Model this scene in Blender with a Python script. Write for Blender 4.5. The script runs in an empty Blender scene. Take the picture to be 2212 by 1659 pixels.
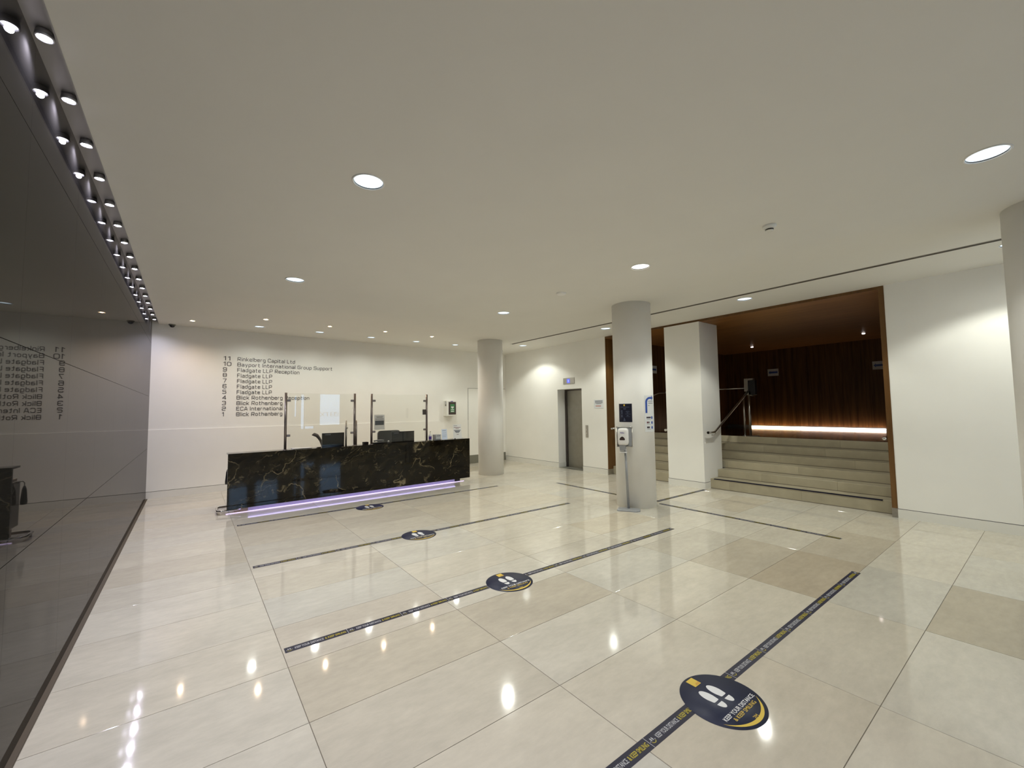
import bpy, bmesh, math, random
from mathutils import Vector, Matrix

rnd = random.Random(7)
SC = bpy.context.scene
COL = SC.collection
H = 3.32                     # lobby ceiling height

# ------------------------------------------------------------------ camera
cam = bpy.data.cameras.new('camera')
cam.sensor_fit = 'HORIZONTAL'
cam.sensor_width = 36.0
cam.lens = 14.753
cam.clip_start = 0.02
camo = bpy.data.objects.new('camera', cam)
COL.objects.link(camo)
_r = Vector((0.7946614, -0.6069190, -0.0127497))
_u = Vector((-0.0256692, -0.0545785, 0.9981795))
_f = Vector((0.6065100, 0.7928874, 0.0589506))
camo.matrix_world = Matrix(((_r.x, _u.x, -_f.x, 0), (_r.y, _u.y, -_f.y, 0), (_r.z, _u.z, -_f.z, 1.6), (0, 0, 0, 1)))
SC.camera = camo

# ------------------------------------------------------------------ world + exposure
W = bpy.data.worlds.new('dusk_sky')
SC.world = W
W.use_nodes = True
W.node_tree.nodes['Background'].inputs[0].default_value = (0.42, 0.67, 1.0, 1)
W.node_tree.nodes['Background'].inputs[1].default_value = 5.5
vs = SC.view_settings
vs.view_transform = 'Standard'
vs.look = 'None'
vs.gamma = 1.0
vs.use_curve_mapping = False
vs.exposure = 0.10
SC.display_settings.display_device = 'sRGB'
try:
    SC.cycles.max_bounces = 14
    SC.cycles.diffuse_bounces = 10
    SC.cycles.glossy_bounces = 5
    SC.cycles.transparent_max_bounces = 12
    SC.cycles.sample_clamp_indirect = 8.0
    SC.cycles.caustics_reflective = False
    SC.cycles.caustics_refractive = False
except Exception:
    pass

E_DOWN = 105.0       # large round downlights
E_HALO = 30.0       # warm halogens over the desk
E_LED = 21.0         # cool LED row along the glass wall
C_DOWN = (0.97, 0.985, 0.885)
C_HALO = (1.0, 0.77, 0.55)
C_LED = (0.82, 0.80, 1.0)

# ------------------------------------------------------------------ materials
def lin(r, g, b):
    def c(v):
        v /= 255.0
        return v / 12.92 if v <= 0.04045 else ((v + 0.055) / 1.055) ** 2.4
    return (c(r), c(g), c(b), 1)

def mat(name, col, rough=0.5, metal=0.0, spec=0.5, emit=None, estr=0.0, noise=0.0, nscale=20.0, bump=0.0, bscale=60.0):
    m = bpy.data.materials.new(name)
    m.use_nodes = True
    nt = m.node_tree
    p = nt.nodes['Principled BSDF']
    p.inputs['Base Color'].default_value = col
    p.inputs['Roughness'].default_value = rough
    p.inputs['Metallic'].default_value = metal
    p.inputs['Specular IOR Level'].default_value = spec
    if emit:
        p.inputs['Emission Color'].default_value = emit
        p.inputs['Emission Strength'].default_value = estr
    if noise or bump:
        tc = nt.nodes.new('ShaderNodeTexCoord')
    if noise:
        n = nt.nodes.new('ShaderNodeTexNoise')
        n.inputs['Scale'].default_value = nscale
        n.inputs['Detail'].default_value = 4
        nt.links.new(tc.outputs['Object'], n.inputs['Vector'])
        mr = nt.nodes.new('ShaderNodeMapRange')
        mr.inputs['From Min'].default_value = 0.3
        mr.inputs['From Max'].default_value = 0.7
        mr.inputs['To Min'].default_value = 1 - noise
        mr.inputs['To Max'].default_value = 1 + noise
        nt.links.new(n.outputs['Fac'], mr.inputs['Value'])
        mx = nt.nodes.new('ShaderNodeMix')
        mx.data_type = 'RGBA'
        mx.blend_type = 'MULTIPLY'
        mx.inputs['Factor'].default_value = 1
        mx.inputs[6].default_value = col
        nt.links.new(mr.outputs['Result'], mx.inputs[7])
        nt.links.new(mx.outputs[2], p.inputs['Base Color'])
    if bump:
        n2 = nt.nodes.new('ShaderNodeTexNoise')
        n2.inputs['Scale'].default_value = bscale
        nt.links.new(tc.outputs['Object'], n2.inputs['Vector'])
        b = nt.nodes.new('ShaderNodeBump')
        b.inputs['Strength'].default_value = bump
        b.inputs['Distance'].default_value = 0.002
        nt.links.new(n2.outputs['Fac'], b.inputs['Height'])
        nt.links.new(b.outputs['Normal'], p.inputs['Normal'])
    return m

M = {}
M['wall'] = mat('white_paint', (0.86, 0.85, 0.815, 1), 0.55, spec=0.3, noise=0.012, nscale=3, bump=0.03)
M['ceil'] = mat('ceiling_paint', (0.78, 0.765, 0.72, 1), 0.8, spec=0.1, noise=0.01, nscale=2)
M['skirt'] = mat('white_skirting', (0.76, 0.75, 0.71, 1), 0.4, spec=0.4)
M['gap'] = mat('shadow_gap', (0.10, 0.095, 0.09, 1), 0.8)
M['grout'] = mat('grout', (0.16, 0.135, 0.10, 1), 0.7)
M['column'] = mat('column_paint', (0.86, 0.85, 0.83, 1), 0.6, spec=0.25, noise=0.012, nscale=4)
M['steel'] = mat('brushed_steel', (0.50, 0.48, 0.45, 1), 0.32, 1.0, noise=0.06, nscale=30)
M['door_steel'] = mat('lift_door_steel', (0.30, 0.285, 0.25, 1), 0.38, 0.9, noise=0.05, nscale=8)
M['darksteel'] = mat('dark_steel', (0.10, 0.085, 0.08, 1), 0.4, 0.8)
M['post'] = mat('screen_post_metal', (0.25, 0.215, 0.205, 1), 0.35, 0.9)
M['chrome'] = mat('chrome', (0.75, 0.74, 0.73, 1), 0.08, 1.0)
M['channel'] = mat('channel_aluminium', (0.50, 0.49, 0.49, 1), 0.35, 0.6)
M['bronze'] = mat('bronze_strip', (0.10, 0.078, 0.05, 1), 0.45, 0.5)
M['black'] = mat('black_plastic', (0.012, 0.012, 0.014, 1), 0.35)
M['gloss_black'] = mat('glossy_black', (0.004, 0.004, 0.006, 1), 0.09, spec=0.25)
M['chairfab'] = mat('chair_fabric', (0.018, 0.02, 0.02, 1), 0.7, noise=0.15, nscale=60)
M['chairdark'] = mat('chair_leather', (0.015, 0.009, 0.008, 1), 0.5, spec=0.25)
M['white'] = mat('white_plastic', (0.80, 0.79, 0.79, 1), 0.22)
M['whitemat'] = mat('white_enamel', (0.80, 0.80, 0.76, 1), 0.4)
M['grey'] = mat('grey_plastic', (0.30, 0.31, 0.33, 1), 0.4)
M['greymetal'] = mat('grey_painted_metal', (0.33, 0.34, 0.36, 1), 0.42, 0.3)
M['kick'] = mat('grey_kickplate', (0.22, 0.215, 0.18, 1), 0.45, 0.3)
M['wood'] = mat('x', (0.1, 0.05, 0.02, 1))
M['navy'] = mat('navy_vinyl', lin(32, 38, 62), 0.45, spec=0.35, noise=0.06, nscale=40)
M['tape'] = mat('navy_tape', lin(28, 27, 48), 0.5, spec=0.3, noise=0.06, nscale=40)
M['printwhite'] = mat('white_print', (0.68, 0.68, 0.68, 1), 0.5)
M['tapewhite'] = mat('pale_grey_print', (0.40, 0.40, 0.42, 1), 0.5)
M['yellow'] = mat('yellow_print', lin(205, 175, 60), 0.5)
M['tapeyellow'] = mat('acid_yellow_print', lin(170, 155, 30), 0.5)
M['orange'] = mat('orange_print', lin(190, 130, 45), 0.5)
M['letter'] = mat('dark_vinyl_letters', lin(58, 53, 62), 0.5)
M['paper'] = mat('paper', (0.72, 0.74, 0.76, 1), 0.6)
M['paperblue'] = mat('blue_grey_paper', lin(185, 200, 228), 0.6)
M['papergrey'] = mat('grey_acrylic_paper', lin(205, 208, 212), 0.4)
M['ink'] = mat('grey_ink', lin(118, 122, 132), 0.6)
M['inkdark'] = mat('dark_ink', lin(70, 62, 70), 0.6)
M['inkred'] = mat('red_ink', lin(180, 70, 45), 0.6)
M['inkmaroon'] = mat('maroon_ink', lin(110, 60, 68), 0.6)
M['blue'] = mat('blue_print', lin(52, 84, 168), 0.5)
M['navyposter'] = mat('navy_poster', lin(16, 18, 38), 0.4)
M['posterink'] = mat('poster_ink', lin(72, 78, 100), 0.5)
M['purple'] = mat('purple_print', lin(84, 60, 150), 0.5)
M['green'] = mat('green_print', lin(60, 120, 75), 0.5)
M['smoked'] = mat('smoked_window', (0.06, 0.042, 0.04, 1), 0.12)
M['dome'] = mat('dark_dome', (0.02, 0.02, 0.025, 1), 0.1)
M['lampglass'] = mat('lit_lamp_glass', (0.8, 0.9, 1, 1), 0.3, emit=(0.72, 0.90, 1.0, 1), estr=1.75)
M['lampglassw'] = mat('lit_lamp_glass_white', (0.8, 0.9, 1, 1), 0.3, emit=(1.0, 0.97, 0.86, 1), estr=3.0)
M['halo'] = mat('lit_halogen', (1, 0.9, 0.8, 1), 0.3, emit=(1.0, 0.66, 0.40, 1), estr=60.0)
M['led'] = mat('lit_led', (1, 1, 1, 1), 0.3, emit=(0.80, 0.80, 1.0, 1), estr=70.0)
M['spotlit'] = mat('lit_small_spot', (1, 1, 1, 1), 0.3, emit=(1.0, 0.85, 0.8, 1), estr=9.0)
M['deskled'] = mat('lit_lavender_strip', (1, 1, 1, 1), 0.4, emit=(0.78, 0.62, 1.0, 1), estr=1.25)
M['deskled2'] = mat('lit_lavender_tube', (1, 1, 1, 1), 0.4, emit=(0.60, 0.52, 1.0, 1), estr=2.6)
M['covewarm'] = mat('lit_warm_tube', (1, 1, 1, 1), 0.4, emit=(1.0, 0.74, 0.45, 1), estr=7.0)
M['covewhite'] = mat('lit_white_tube', (1, 1, 1, 1), 0.4, emit=(1.0, 0.80, 0.66, 1), estr=7.0)
M['screenblue'] = mat('lit_blue_display', (0.1, 0.1, 0.5, 1), 0.3, emit=(0.10, 0.14, 0.85, 1), estr=0.9)
M['screenpale'] = mat('lit_pale_digit', (0.5, 0.5, 1, 1), 0.3, emit=(0.35, 0.45, 1.0, 1), estr=1.0)
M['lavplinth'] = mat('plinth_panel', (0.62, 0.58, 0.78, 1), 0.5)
M['plywood'] = mat('plinth_end', (0.50, 0.40, 0.28, 1), 0.5)
M['bottle'] = mat('clear_bottle', (0.55, 0.58, 0.62, 1), 0.15)
M['leaflettop'] = mat('counter_edge', (0.45, 0.40, 0.40, 1), 0.25)
M['slot'] = mat('slot_metal', (0.26, 0.24, 0.21, 1), 0.5)
M['street'] = mat('street_asphalt', (0.12, 0.12, 0.13, 1), 0.8)
M['mullion'] = mat('dark_mullion', (0.05, 0.05, 0.055, 1), 0.4)

def nodes_of(m):
    nt = m.node_tree
    return nt, nt.nodes, nt.links, nt.nodes['Principled BSDF']

def make_stone_floor():
    m = mat('limestone_tile', (0.6, 0.55, 0.44, 1), 0.11, spec=0.5)
    nt, N, L, p = nodes_of(m)
    oi = N.new('ShaderNodeObjectInfo')
    tc = N.new('ShaderNodeTexCoord')
    add = N.new('ShaderNodeVectorMath'); add.operation = 'ADD'
    mulr = N.new('ShaderNodeVectorMath'); mulr.operation = 'SCALE'; mulr.inputs['Scale'].default_value = 37.0
    cx = N.new('ShaderNodeCombineXYZ')
    L.new(oi.outputs['Random'], cx.inputs[0]); L.new(oi.outputs['Random'], cx.inputs[1])
    L.new(cx.outputs[0], mulr.inputs[0])
    L.new(tc.outputs['Object'], add.inputs[0]); L.new(mulr.outputs[0], add.inputs[1])
    sc = N.new('ShaderNodeMapping'); sc.inputs['Scale'].default_value = (1.0, 2.3, 1.0)
    L.new(add.outputs[0], sc.inputs[0])
    n1 = N.new('ShaderNodeTexNoise'); n1.inputs['Scale'].default_value = 1.7; n1.inputs['Detail'].default_value = 5; n1.inputs['Roughness'].default_value = 0.6
    n2 = N.new('ShaderNodeTexNoise'); n2.inputs['Scale'].default_value = 9; n2.inputs['Detail'].default_value = 6; n2.inputs['Roughness'].default_value = 0.65
    n3 = N.new('ShaderNodeTexVoronoi'); n3.inputs['Scale'].default_value = 26
    for n in (n1, n2, n3):
        L.new(sc.outputs[0], n.inputs['Vector'])
    r1 = N.new('ShaderNodeMapRange'); r1.inputs[1].default_value = 0.3; r1.inputs[2].default_value = 0.7; r1.inputs[3].default_value = 0.93; r1.inputs[4].default_value = 1.06
    L.new(n1.outputs['Fac'], r1.inputs[0])
    r2 = N.new('ShaderNodeMapRange'); r2.inputs[1].default_value = 0.35; r2.inputs[2].default_value = 0.68; r2.inputs[3].default_value = 0.94; r2.inputs[4].default_value = 1.05
    L.new(n2.outputs['Fac'], r2.inputs[0])
    mm = N.new('ShaderNodeMath'); mm.operation = 'MULTIPLY'
    L.new(r1.outputs[0], mm.inputs[0]); L.new(r2.outputs[0], mm.inputs[1])
    # small pale fossils
    r3 = N.new('ShaderNodeMapRange'); r3.inputs[1].default_value = 0.0; r3.inputs[2].default_value = 0.16; r3.inputs[3].default_value = 1.05; r3.inputs[4].default_value = 1.0
    L.new(n3.outputs['Distance'], r3.inputs[0])
    mm2 = N.new('ShaderNodeMath'); mm2.operation = 'MULTIPLY'
    L.new(mm.outputs[0], mm2.inputs[0]); L.new(r3.outputs[0], mm2.inputs[1])
    mx = N.new('ShaderNodeMix'); mx.data_type = 'RGBA'; mx.blend_type = 'MULTIPLY'; mx.inputs['Factor'].default_value = 1
    L.new(oi.outputs['Color'], mx.inputs[6]); L.new(mm2.outputs[0], mx.inputs[7])
    L.new(mx.outputs[2], p.inputs['Base Color'])
    rr = N.new('ShaderNodeMapRange'); rr.inputs[1].default_value = 0.3; rr.inputs[2].default_value = 0.7; rr.inputs[3].default_value = 0.050; rr.inputs[4].default_value = 0.080
    L.new(n1.outputs['Fac'], rr.inputs[0]); L.new(rr.outputs[0], p.inputs['Roughness'])
    return m
M['tile'] = make_stone_floor()

def make_step_stone():
    m = mat('step_stone', (0.36, 0.32, 0.23, 1), 0.45, spec=0.35)
    nt, N, L, p = nodes_of(m)
    oi = N.new('ShaderNodeObjectInfo')
    tc = N.new('ShaderNodeTexCoord')
    n = N.new('ShaderNodeTexNoise'); n.inputs['Scale'].default_value = 6; n.inputs['Detail'].default_value = 5
    L.new(tc.outputs['Object'], n.inputs['Vector'])
    r = N.new('ShaderNodeMapRange'); r.inputs[1].default_value = 0.3; r.inputs[2].default_value = 0.7; r.inputs[3].default_value = 0.93; r.inputs[4].default_value = 1.06
    L.new(n.outputs['Fac'], r.inputs[0])
    mx = N.new('ShaderNodeMix'); mx.data_type = 'RGBA'; mx.blend_type = 'MULTIPLY'; mx.inputs['Factor'].default_value = 1
    L.new(oi.outputs['Color'], mx.inputs[6]); L.new(r.outputs[0], mx.inputs[7])
    L.new(mx.outputs[2], p.inputs['Base Color'])
    return m
M['step'] = make_step_stone()

def make_wood(name, dark, light, axis, rough=0.35, spec=0.4):
    m = mat(name, dark, rough, spec=spec)
    nt, N, L, p = nodes_of(m)
    tc = N.new('ShaderNodeTexCoord')
    oi = N.new('ShaderNodeObjectInfo')
    mp = N.new('ShaderNodeMapping')
    s = [14.0, 14.0, 14.0]; s[axis] = 0.7
    mp.inputs['Scale'].default_value = s
    add = N.new('ShaderNodeVectorMath'); add.operation = 'ADD'
    cx = N.new('ShaderNodeCombineXYZ')
    sc = N.new('ShaderNodeMath'); sc.operation = 'MULTIPLY'; sc.inputs[1].default_value = 23.0
    L.new(oi.outputs['Random'], sc.inputs[0])
    for k in range(3):
        L.new(sc.outputs[0], cx.inputs[k])
    L.new(tc.outputs['Object'], add.inputs[0]); L.new(cx.outputs[0], add.inputs[1])
    L.new(add.outputs[0], mp.inputs[0])
    n = N.new('ShaderNodeTexNoise'); n.inputs['Scale'].default_value = 1.0; n.inputs['Detail'].default_value = 5; n.inputs['Roughness'].default_value = 0.62
    L.new(mp.outputs[0], n.inputs['Vector'])
    cr = N.new('ShaderNodeValToRGB')
    cr.color_ramp.elements[0].position = 0.32; cr.color_ramp.elements[0].color = dark
    cr.color_ramp.elements[1].position = 0.70; cr.color_ramp.elements[1].color = light
    L.new(n.outputs['Fac'], cr.inputs[0])
    L.new(cr.outputs[0], p.inputs['Base Color'])
    return m
M['wood'] = make_wood('walnut_panel', (0.065, 0.027, 0.009, 1), (0.18, 0.082, 0.026, 1), 2, 0.4, 0.2)
M['woodceil'] = make_wood('walnut_ceiling', (0.19, 0.082, 0.024, 1), (0.34, 0.160, 0.052, 1), 1, 0.4, 0.15)
M['woodtrim'] = make_wood('walnut_trim', (0.10, 0.046, 0.013, 1), (0.17, 0.085, 0.026, 1), 2)
M['landing'] = mat('dark_landing_floor', (0.035, 0.020, 0.015, 1), 0.09, noise=0.1, nscale=4)

def make_sheet(name, col):
    m = bpy.data.materials.new(name)
    m.use_nodes = True
    nt = m.node_tree
    nt.nodes.clear()
    o = nt.nodes.new('ShaderNodeOutputMaterial')
    a = nt.nodes.new('ShaderNodeAddShader')
    d = nt.nodes.new('ShaderNodeBsdfDiffuse'); d.inputs[0].default_value = (col[0] * 0.6, col[1] * 0.6, col[2] * 0.6, 1)
    t = nt.nodes.new('ShaderNodeBsdfTranslucent'); t.inputs[0].default_value = (col[0] * 0.38, col[1] * 0.38, col[2] * 0.38, 1)
    nt.links.new(d.outputs[0], a.inputs[0]); nt.links.new(t.outputs[0], a.inputs[1]); nt.links.new(a.outputs[0], o.inputs[0])
    return m
M['papergrey'] = make_sheet('translucent_grey_sheet', (0.80, 0.82, 0.84))
M['paperblue'] = make_sheet('translucent_blue_sheet', (0.66, 0.76, 0.95))

def make_marble():
    m = mat('dark_veined_marble', (0.012, 0.010, 0.007, 1), 0.04, spec=0.32)
    nt, N, L, p = nodes_of(m)
    tc = N.new('ShaderNodeTexCoord')
    mp = N.new('ShaderNodeMapping'); mp.inputs['Scale'].default_value = (1, 1, 1); mp.inputs['Rotation'].default_value = (0.0, 0.45, 0.0)
    L.new(tc.outputs['Object'], mp.inputs[0])
    w = N.new('ShaderNodeTexNoise'); w.inputs['Scale'].default_value = 2.6; w.inputs['Detail'].default_value = 5
    L.new(mp.outputs[0], w.inputs['Vector'])
    ws = N.new('ShaderNodeVectorMath'); ws.operation = 'SCALE'; ws.inputs['Scale'].default_value = 0.55
    L.new(w.outputs['Color'], ws.inputs[0])
    wa = N.new('ShaderNodeVectorMath'); wa.operation = 'ADD'
    L.new(mp.outputs[0], wa.inputs[0]); L.new(ws.outputs[0], wa.inputs[1])
    def ridge(scale, width, detail=2.0):
        n = N.new('ShaderNodeTexNoise'); n.inputs['Scale'].default_value = scale; n.inputs['Detail'].default_value = detail
        L.new(wa.outputs[0], n.inputs['Vector'])
        s = N.new('ShaderNodeMath'); s.operation = 'SUBTRACT'; s.inputs[1].default_value = 0.5
        L.new(n.outputs['Fac'], s.inputs[0])
        a = N.new('ShaderNodeMath'); a.operation = 'ABSOLUTE'
        L.new(s.outputs[0], a.inputs[0])
        r = N.new('ShaderNodeMapRange'); r.inputs[1].default_value = 0.0; r.inputs[2].default_value = width; r.inputs[3].default_value = 1.0; r.inputs[4].default_value = 0.0
        L.new(a.outputs[0], r.inputs[0])
        return r.outputs[0]
    def mask(scale, lo, hi):
        n = N.new('ShaderNodeTexNoise'); n.inputs['Scale'].default_value = scale; n.inputs['Detail'].default_value = 3
        L.new(mp.outputs[0], n.inputs['Vector'])
        r = N.new('ShaderNodeMapRange'); r.inputs[1].default_value = lo; r.inputs[2].default_value = hi
        L.new(n.outputs['Fac'], r.inputs[0])
        return r.outputs[0]
    def mul(a, b):
        q = N.new('ShaderNodeMath'); q.operation = 'MULTIPLY'
        L.new(a, q.inputs[0])
        if isinstance(b, float):
            q.inputs[1].default_value = b
        else:
            L.new(b, q.inputs[1])
        return q.outputs[0]
    v1 = mul(ridge(0.95, 0.0065, 3.0), mask(1.3, 0.50, 0.58))
    st_ = N.new('ShaderNodeMapping'); st_.inputs['Scale'].default_value = (0.75, 1, 2.4)
    L.new(wa.outputs[0], st_.inputs[0])
    wa = st_
    v2 = mul(mul(ridge(2.2, 0.010, 3.0), mask(2.6, 0.52, 0.62)), 0.45)
    v3 = mul(mul(ridge(6.0, 0.06, 2.0), mask(6.5, 0.57, 0.66)), 0.45)
    s1 = N.new('ShaderNodeMath'); s1.operation = 'MAXIMUM'; L.new(v1, s1.inputs[0]); L.new(v2, s1.inputs[1])
    s2 = N.new('ShaderNodeMath'); s2.operation = 'MAXIMUM'; L.new(s1.outputs[0], s2.inputs[0]); L.new(v3, s2.inputs[1])
    cl = N.new('ShaderNodeTexNoise'); cl.inputs['Scale'].default_value = 3.3; cl.inputs['Detail'].default_value = 6
    L.new(wa.outputs[0], cl.inputs['Vector'])
    cr = N.new('ShaderNodeValToRGB')
    cr.color_ramp.elements[0].position = 0.40; cr.color_ramp.elements[0].color = (0.0035, 0.003, 0.0022, 1)
    cr.color_ramp.elements[1].position = 0.72; cr.color_ramp.elements[1].color = (0.022, 0.017, 0.009, 1)
    L.new(cl.outputs['Fac'], cr.inputs[0])
    mx = N.new('ShaderNodeMix'); mx.data_type = 'RGBA'
    L.new(s2.outputs[0], mx.inputs['Factor'])
    L.new(cr.outputs[0], mx.inputs[6])
    mx.inputs[7].default_value = (0.25, 0.205, 0.12, 1)
    L.new(mx.outputs[2], p.inputs['Base Color'])
    return m
M['marble'] = make_marble()

def make_clear(name, tint, ior=1.5, rough=0.0):
    m = bpy.data.materials.new(name)
    m.use_nodes = True
    nt = m.node_tree
    nt.nodes.clear()
    o = nt.nodes.new('ShaderNodeOutputMaterial')
    mx = nt.nodes.new('ShaderNodeMixShader')
    t = nt.nodes.new('ShaderNodeBsdfTransparent'); t.inputs[0].default_value = tint
    g = nt.nodes.new('ShaderNodeBsdfGlossy'); g.inputs['Roughness'].default_value = rough
    f = nt.nodes.new('ShaderNodeFresnel'); f.inputs[0].default_value = ior
    nt.links.new(f.outputs[0], mx.inputs[0]); nt.links.new(t.outputs[0], mx.inputs[1]); nt.links.new(g.outputs[0], mx.inputs[2])
    nt.links.new(mx.outputs[0], o.inputs[0])
    return m
M['glass'] = make_clear('clear_screen_glass', (0.985, 0.99, 0.98, 1))
M['winglass'] = make_clear('window_glass', (0.90, 0.92, 0.94, 1))

def make_darkglass():
    m = bpy.data.materials.new('dark_backpainted_glass')
    m.use_nodes = True
    nt = m.node_tree
    nt.nodes.clear()
    o = nt.nodes.new('ShaderNodeOutputMaterial')
    mx = nt.nodes.new('ShaderNodeMixShader')
    d = nt.nodes.new('ShaderNodeBsdfDiffuse'); d.inputs[0].default_value = (0.020, 0.019, 0.018, 1)
    g = nt.nodes.new('ShaderNodeBsdfGlossy'); g.inputs['Roughness'].default_value = 0.015
    g.inputs[0].default_value = (0.50, 0.49, 0.49, 1)
    f = nt.nodes.new('ShaderNodeFresnel'); f.inputs[0].default_value = 1.5
    nt.links.new(f.outputs[0], mx.inputs[0]); nt.links.new(d.outputs[0], mx.inputs[1]); nt.links.new(g.outputs[0], mx.inputs[2])
    nt.links.new(mx.outputs[0], o.inputs[0])
    return m
M['darkglass'] = make_darkglass()

# ------------------------------------------------------------------ mesh helpers
def box(bm, x0, x1, y0, y1, z0, z1, mi=0):
    vs_ = [bm.verts.new((x, y, z)) for z in (z0, z1) for y in (y0, y1) for x in (x0, x1)]
    fs = [(0, 2, 3, 1), (4, 5, 7, 6), (0, 1, 5, 4), (2, 6, 7, 3), (0, 4, 6, 2), (1, 3, 7, 5)]
    for f in fs:
        fc = bm.faces.new([vs_[i] for i in f])
        fc.material_index = mi
    return vs_

def bevel_all(bm, w, seg=2):
    bmesh.ops.bevel(bm, geom=bm.edges[:], offset=w, segments=seg, affect='EDGES', profile=0.6)

def cyl(bm, p0, p1, r, seg=16, r2=None, mi=0, caps=True):
    p0 = Vector(p0); p1 = Vector(p1)
    d = (p1 - p0).normalized()
    a = d.orthogonal().normalized(); b = d.cross(a)
    r2 = r if r2 is None else r2
    A = []; B = []
    for i in range(seg):
        t = 2 * math.pi * i / seg
        o = a * math.cos(t) + b * math.sin(t)
        A.append(bm.verts.new(p0 + o * r)); B.append(bm.verts.new(p1 + o * r2))
    for i in range(seg):
        j = (i + 1) % seg
        f = bm.faces.new((A[i], A[j], B[j], B[i])); f.material_index = mi; f.smooth = True
    if caps:
        f = bm.faces.new(A[::-1]); f.material_index = mi
        f = bm.faces.new(B); f.material_index = mi

def lathe(bm, c, prof, seg=32, mi=0, cap0=False, cap1=False):
    """profile of (radius, z) about a vertical axis through c"""
    rings = []
    for (r, z) in prof:
        if r < 1e-6:
            rings.append([bm.verts.new((c[0], c[1], c[2] + z))])
        else:
            rings.append([bm.verts.new((c[0] + r * math.cos(2 * math.pi * i / seg), c[1] + r * math.sin(2 * math.pi * i / seg), c[2] + z)) for i in range(seg)])
    for A, B in zip(rings, rings[1:]):
        for i in range(seg):
            j = (i + 1) % seg
            if len(A) == 1 and len(B) == 1:
                continue
            if len(A) == 1:
                vsx = (A[0], B[j], B[i])
            elif len(B) == 1:
                vsx = (A[i], A[j], B[0])
            else:
                vsx = (A[i], A[j], B[j], B[i])
            f = bm.faces.new(vsx); f.material_index = mi; f.smooth = True
    if cap0 and len(rings[0]) > 1:
        bm.faces.new(rings[0][::-1]).material_index = mi
    if cap1 and len(rings[-1]) > 1:
        bm.faces.new(rings[-1]).material_index = mi

def tube(bm, pts, r, seg=10, mi=0):
    """round tube along a polyline, mitred"""
    P = [Vector(p) for p in pts]
    n = len(P)
    up = None
    rings = []
    for i in range(n):
        if i == 0:
            t = (P[1] - P[0]).normalized()
        elif i == n - 1:
            t = (P[-1] - P[-2]).normalized()
        else:
            t = ((P[i] - P[i - 1]).normalized() + (P[i + 1] - P[i]).normalized()).normalized()
        if up is None:
            up = t.orthogonal().normalized()
        a = (up - t * up.dot(t)).normalized()
        up = a
        b = t.cross(a)
        k = 1.0
        if 0 < i < n - 1:
            k = 1.0 / max(0.5, t.dot((P[i + 1] - P[i]).normalized()))
        rings.append([bm.verts.new(P[i] + (a * math.cos(2 * math.pi * j / seg) + b * math.sin(2 * math.pi * j / seg)) * r * (1 if k < 1.02 else k ** 0.5)) for j in range(seg)])
    for A, B in zip(rings, rings[1:]):
        for i in range(seg):
            j = (i + 1) % seg
            f = bm.faces.new((A[i], A[j], B[j], B[i])); f.smooth = True; f.material_index = mi
    bm.faces.new(rings[0][::-1]).material_index = mi
    bm.faces.new(rings[-1]).material_index = mi

def prism(bm, pts, z0, z1, mi=0):
    """polygon in xy extruded in z"""
    A = [bm.verts.new((x, y, z0)) for x, y in pts]
    B = [bm.verts.new((x, y, z1)) for x, y in pts]
    n = len(pts)
    for i in range(n):
        j = (i + 1) % n
        bm.faces.new((A[i], A[j], B[j], B[i])).material_index = mi
    bm.faces.new(A[::-1]).material_index = mi
    bm.faces.new(B).material_index = mi

def xform(bm, mtx):
    bmesh.ops.transform(bm, matrix=mtx, verts=bm.verts[:])

def mk(name, bm, mats, parent=None, loc=None, rotz=None, label=None, cat=None, group=None, kind=None, fixn=True):
    if fixn:
        bmesh.ops.recalc_face_normals(bm, faces=bm.faces[:])
    me = bpy.data.meshes.new(name)
    bm.to_mesh(me); bm.free()
    if not isinstance(mats, (list, tuple)):
        mats = [mats]
    for m_ in mats:
        me.materials.append(m_)
    return link(name, me, parent, loc, rotz, label, cat, group, kind)

def link(name, me, parent=None, loc=None, rotz=None, label=None, cat=None, group=None, kind=None):
    o = bpy.data.objects.new(name, me)
    COL.objects.link(o)
    if parent is not None:
        o.parent = parent
    if loc is not None:
        o.location = loc
    if rotz is not None:
        o.rotation_euler = (0, 0, rotz)
    tag(o, label, cat, group, kind)
    return o

def tag(o, label=None, cat=None, group=None, kind=None):
    if label: o['label'] = label
    if cat: o['category'] = cat
    if group: o['group'] = group
    if kind: o['kind'] = kind
    return o

def empty(name, loc, label, cat, group=None, rotz=0.0, kind=None):
    o = bpy.data.objects.new(name, None)
    o.empty_display_size = 0.1
    COL.objects.link(o)
    o.location = loc
    o.rotation_euler = (0, 0, rotz)
    return tag(o, label, cat, group, kind)

def B():
    return bmesh.new()

def bx(name, dims, m, parent=None, bev=0.0, **kw):
    bm = B(); box(bm, *dims)
    if bev:
        bevel_all(bm, bev)
    return mk(name, bm, m, parent, **kw)

ORD = ['first', 'second', 'third', 'fourth', 'fifth', 'sixth', 'seventh', 'eighth', 'ninth', 'tenth', 'eleventh', 'twelfth', 'thirteenth',
       'fourteenth', 'fifteenth', 'sixteenth', 'seventeenth', 'eighteenth', 'nineteenth', 'twentieth']

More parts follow.
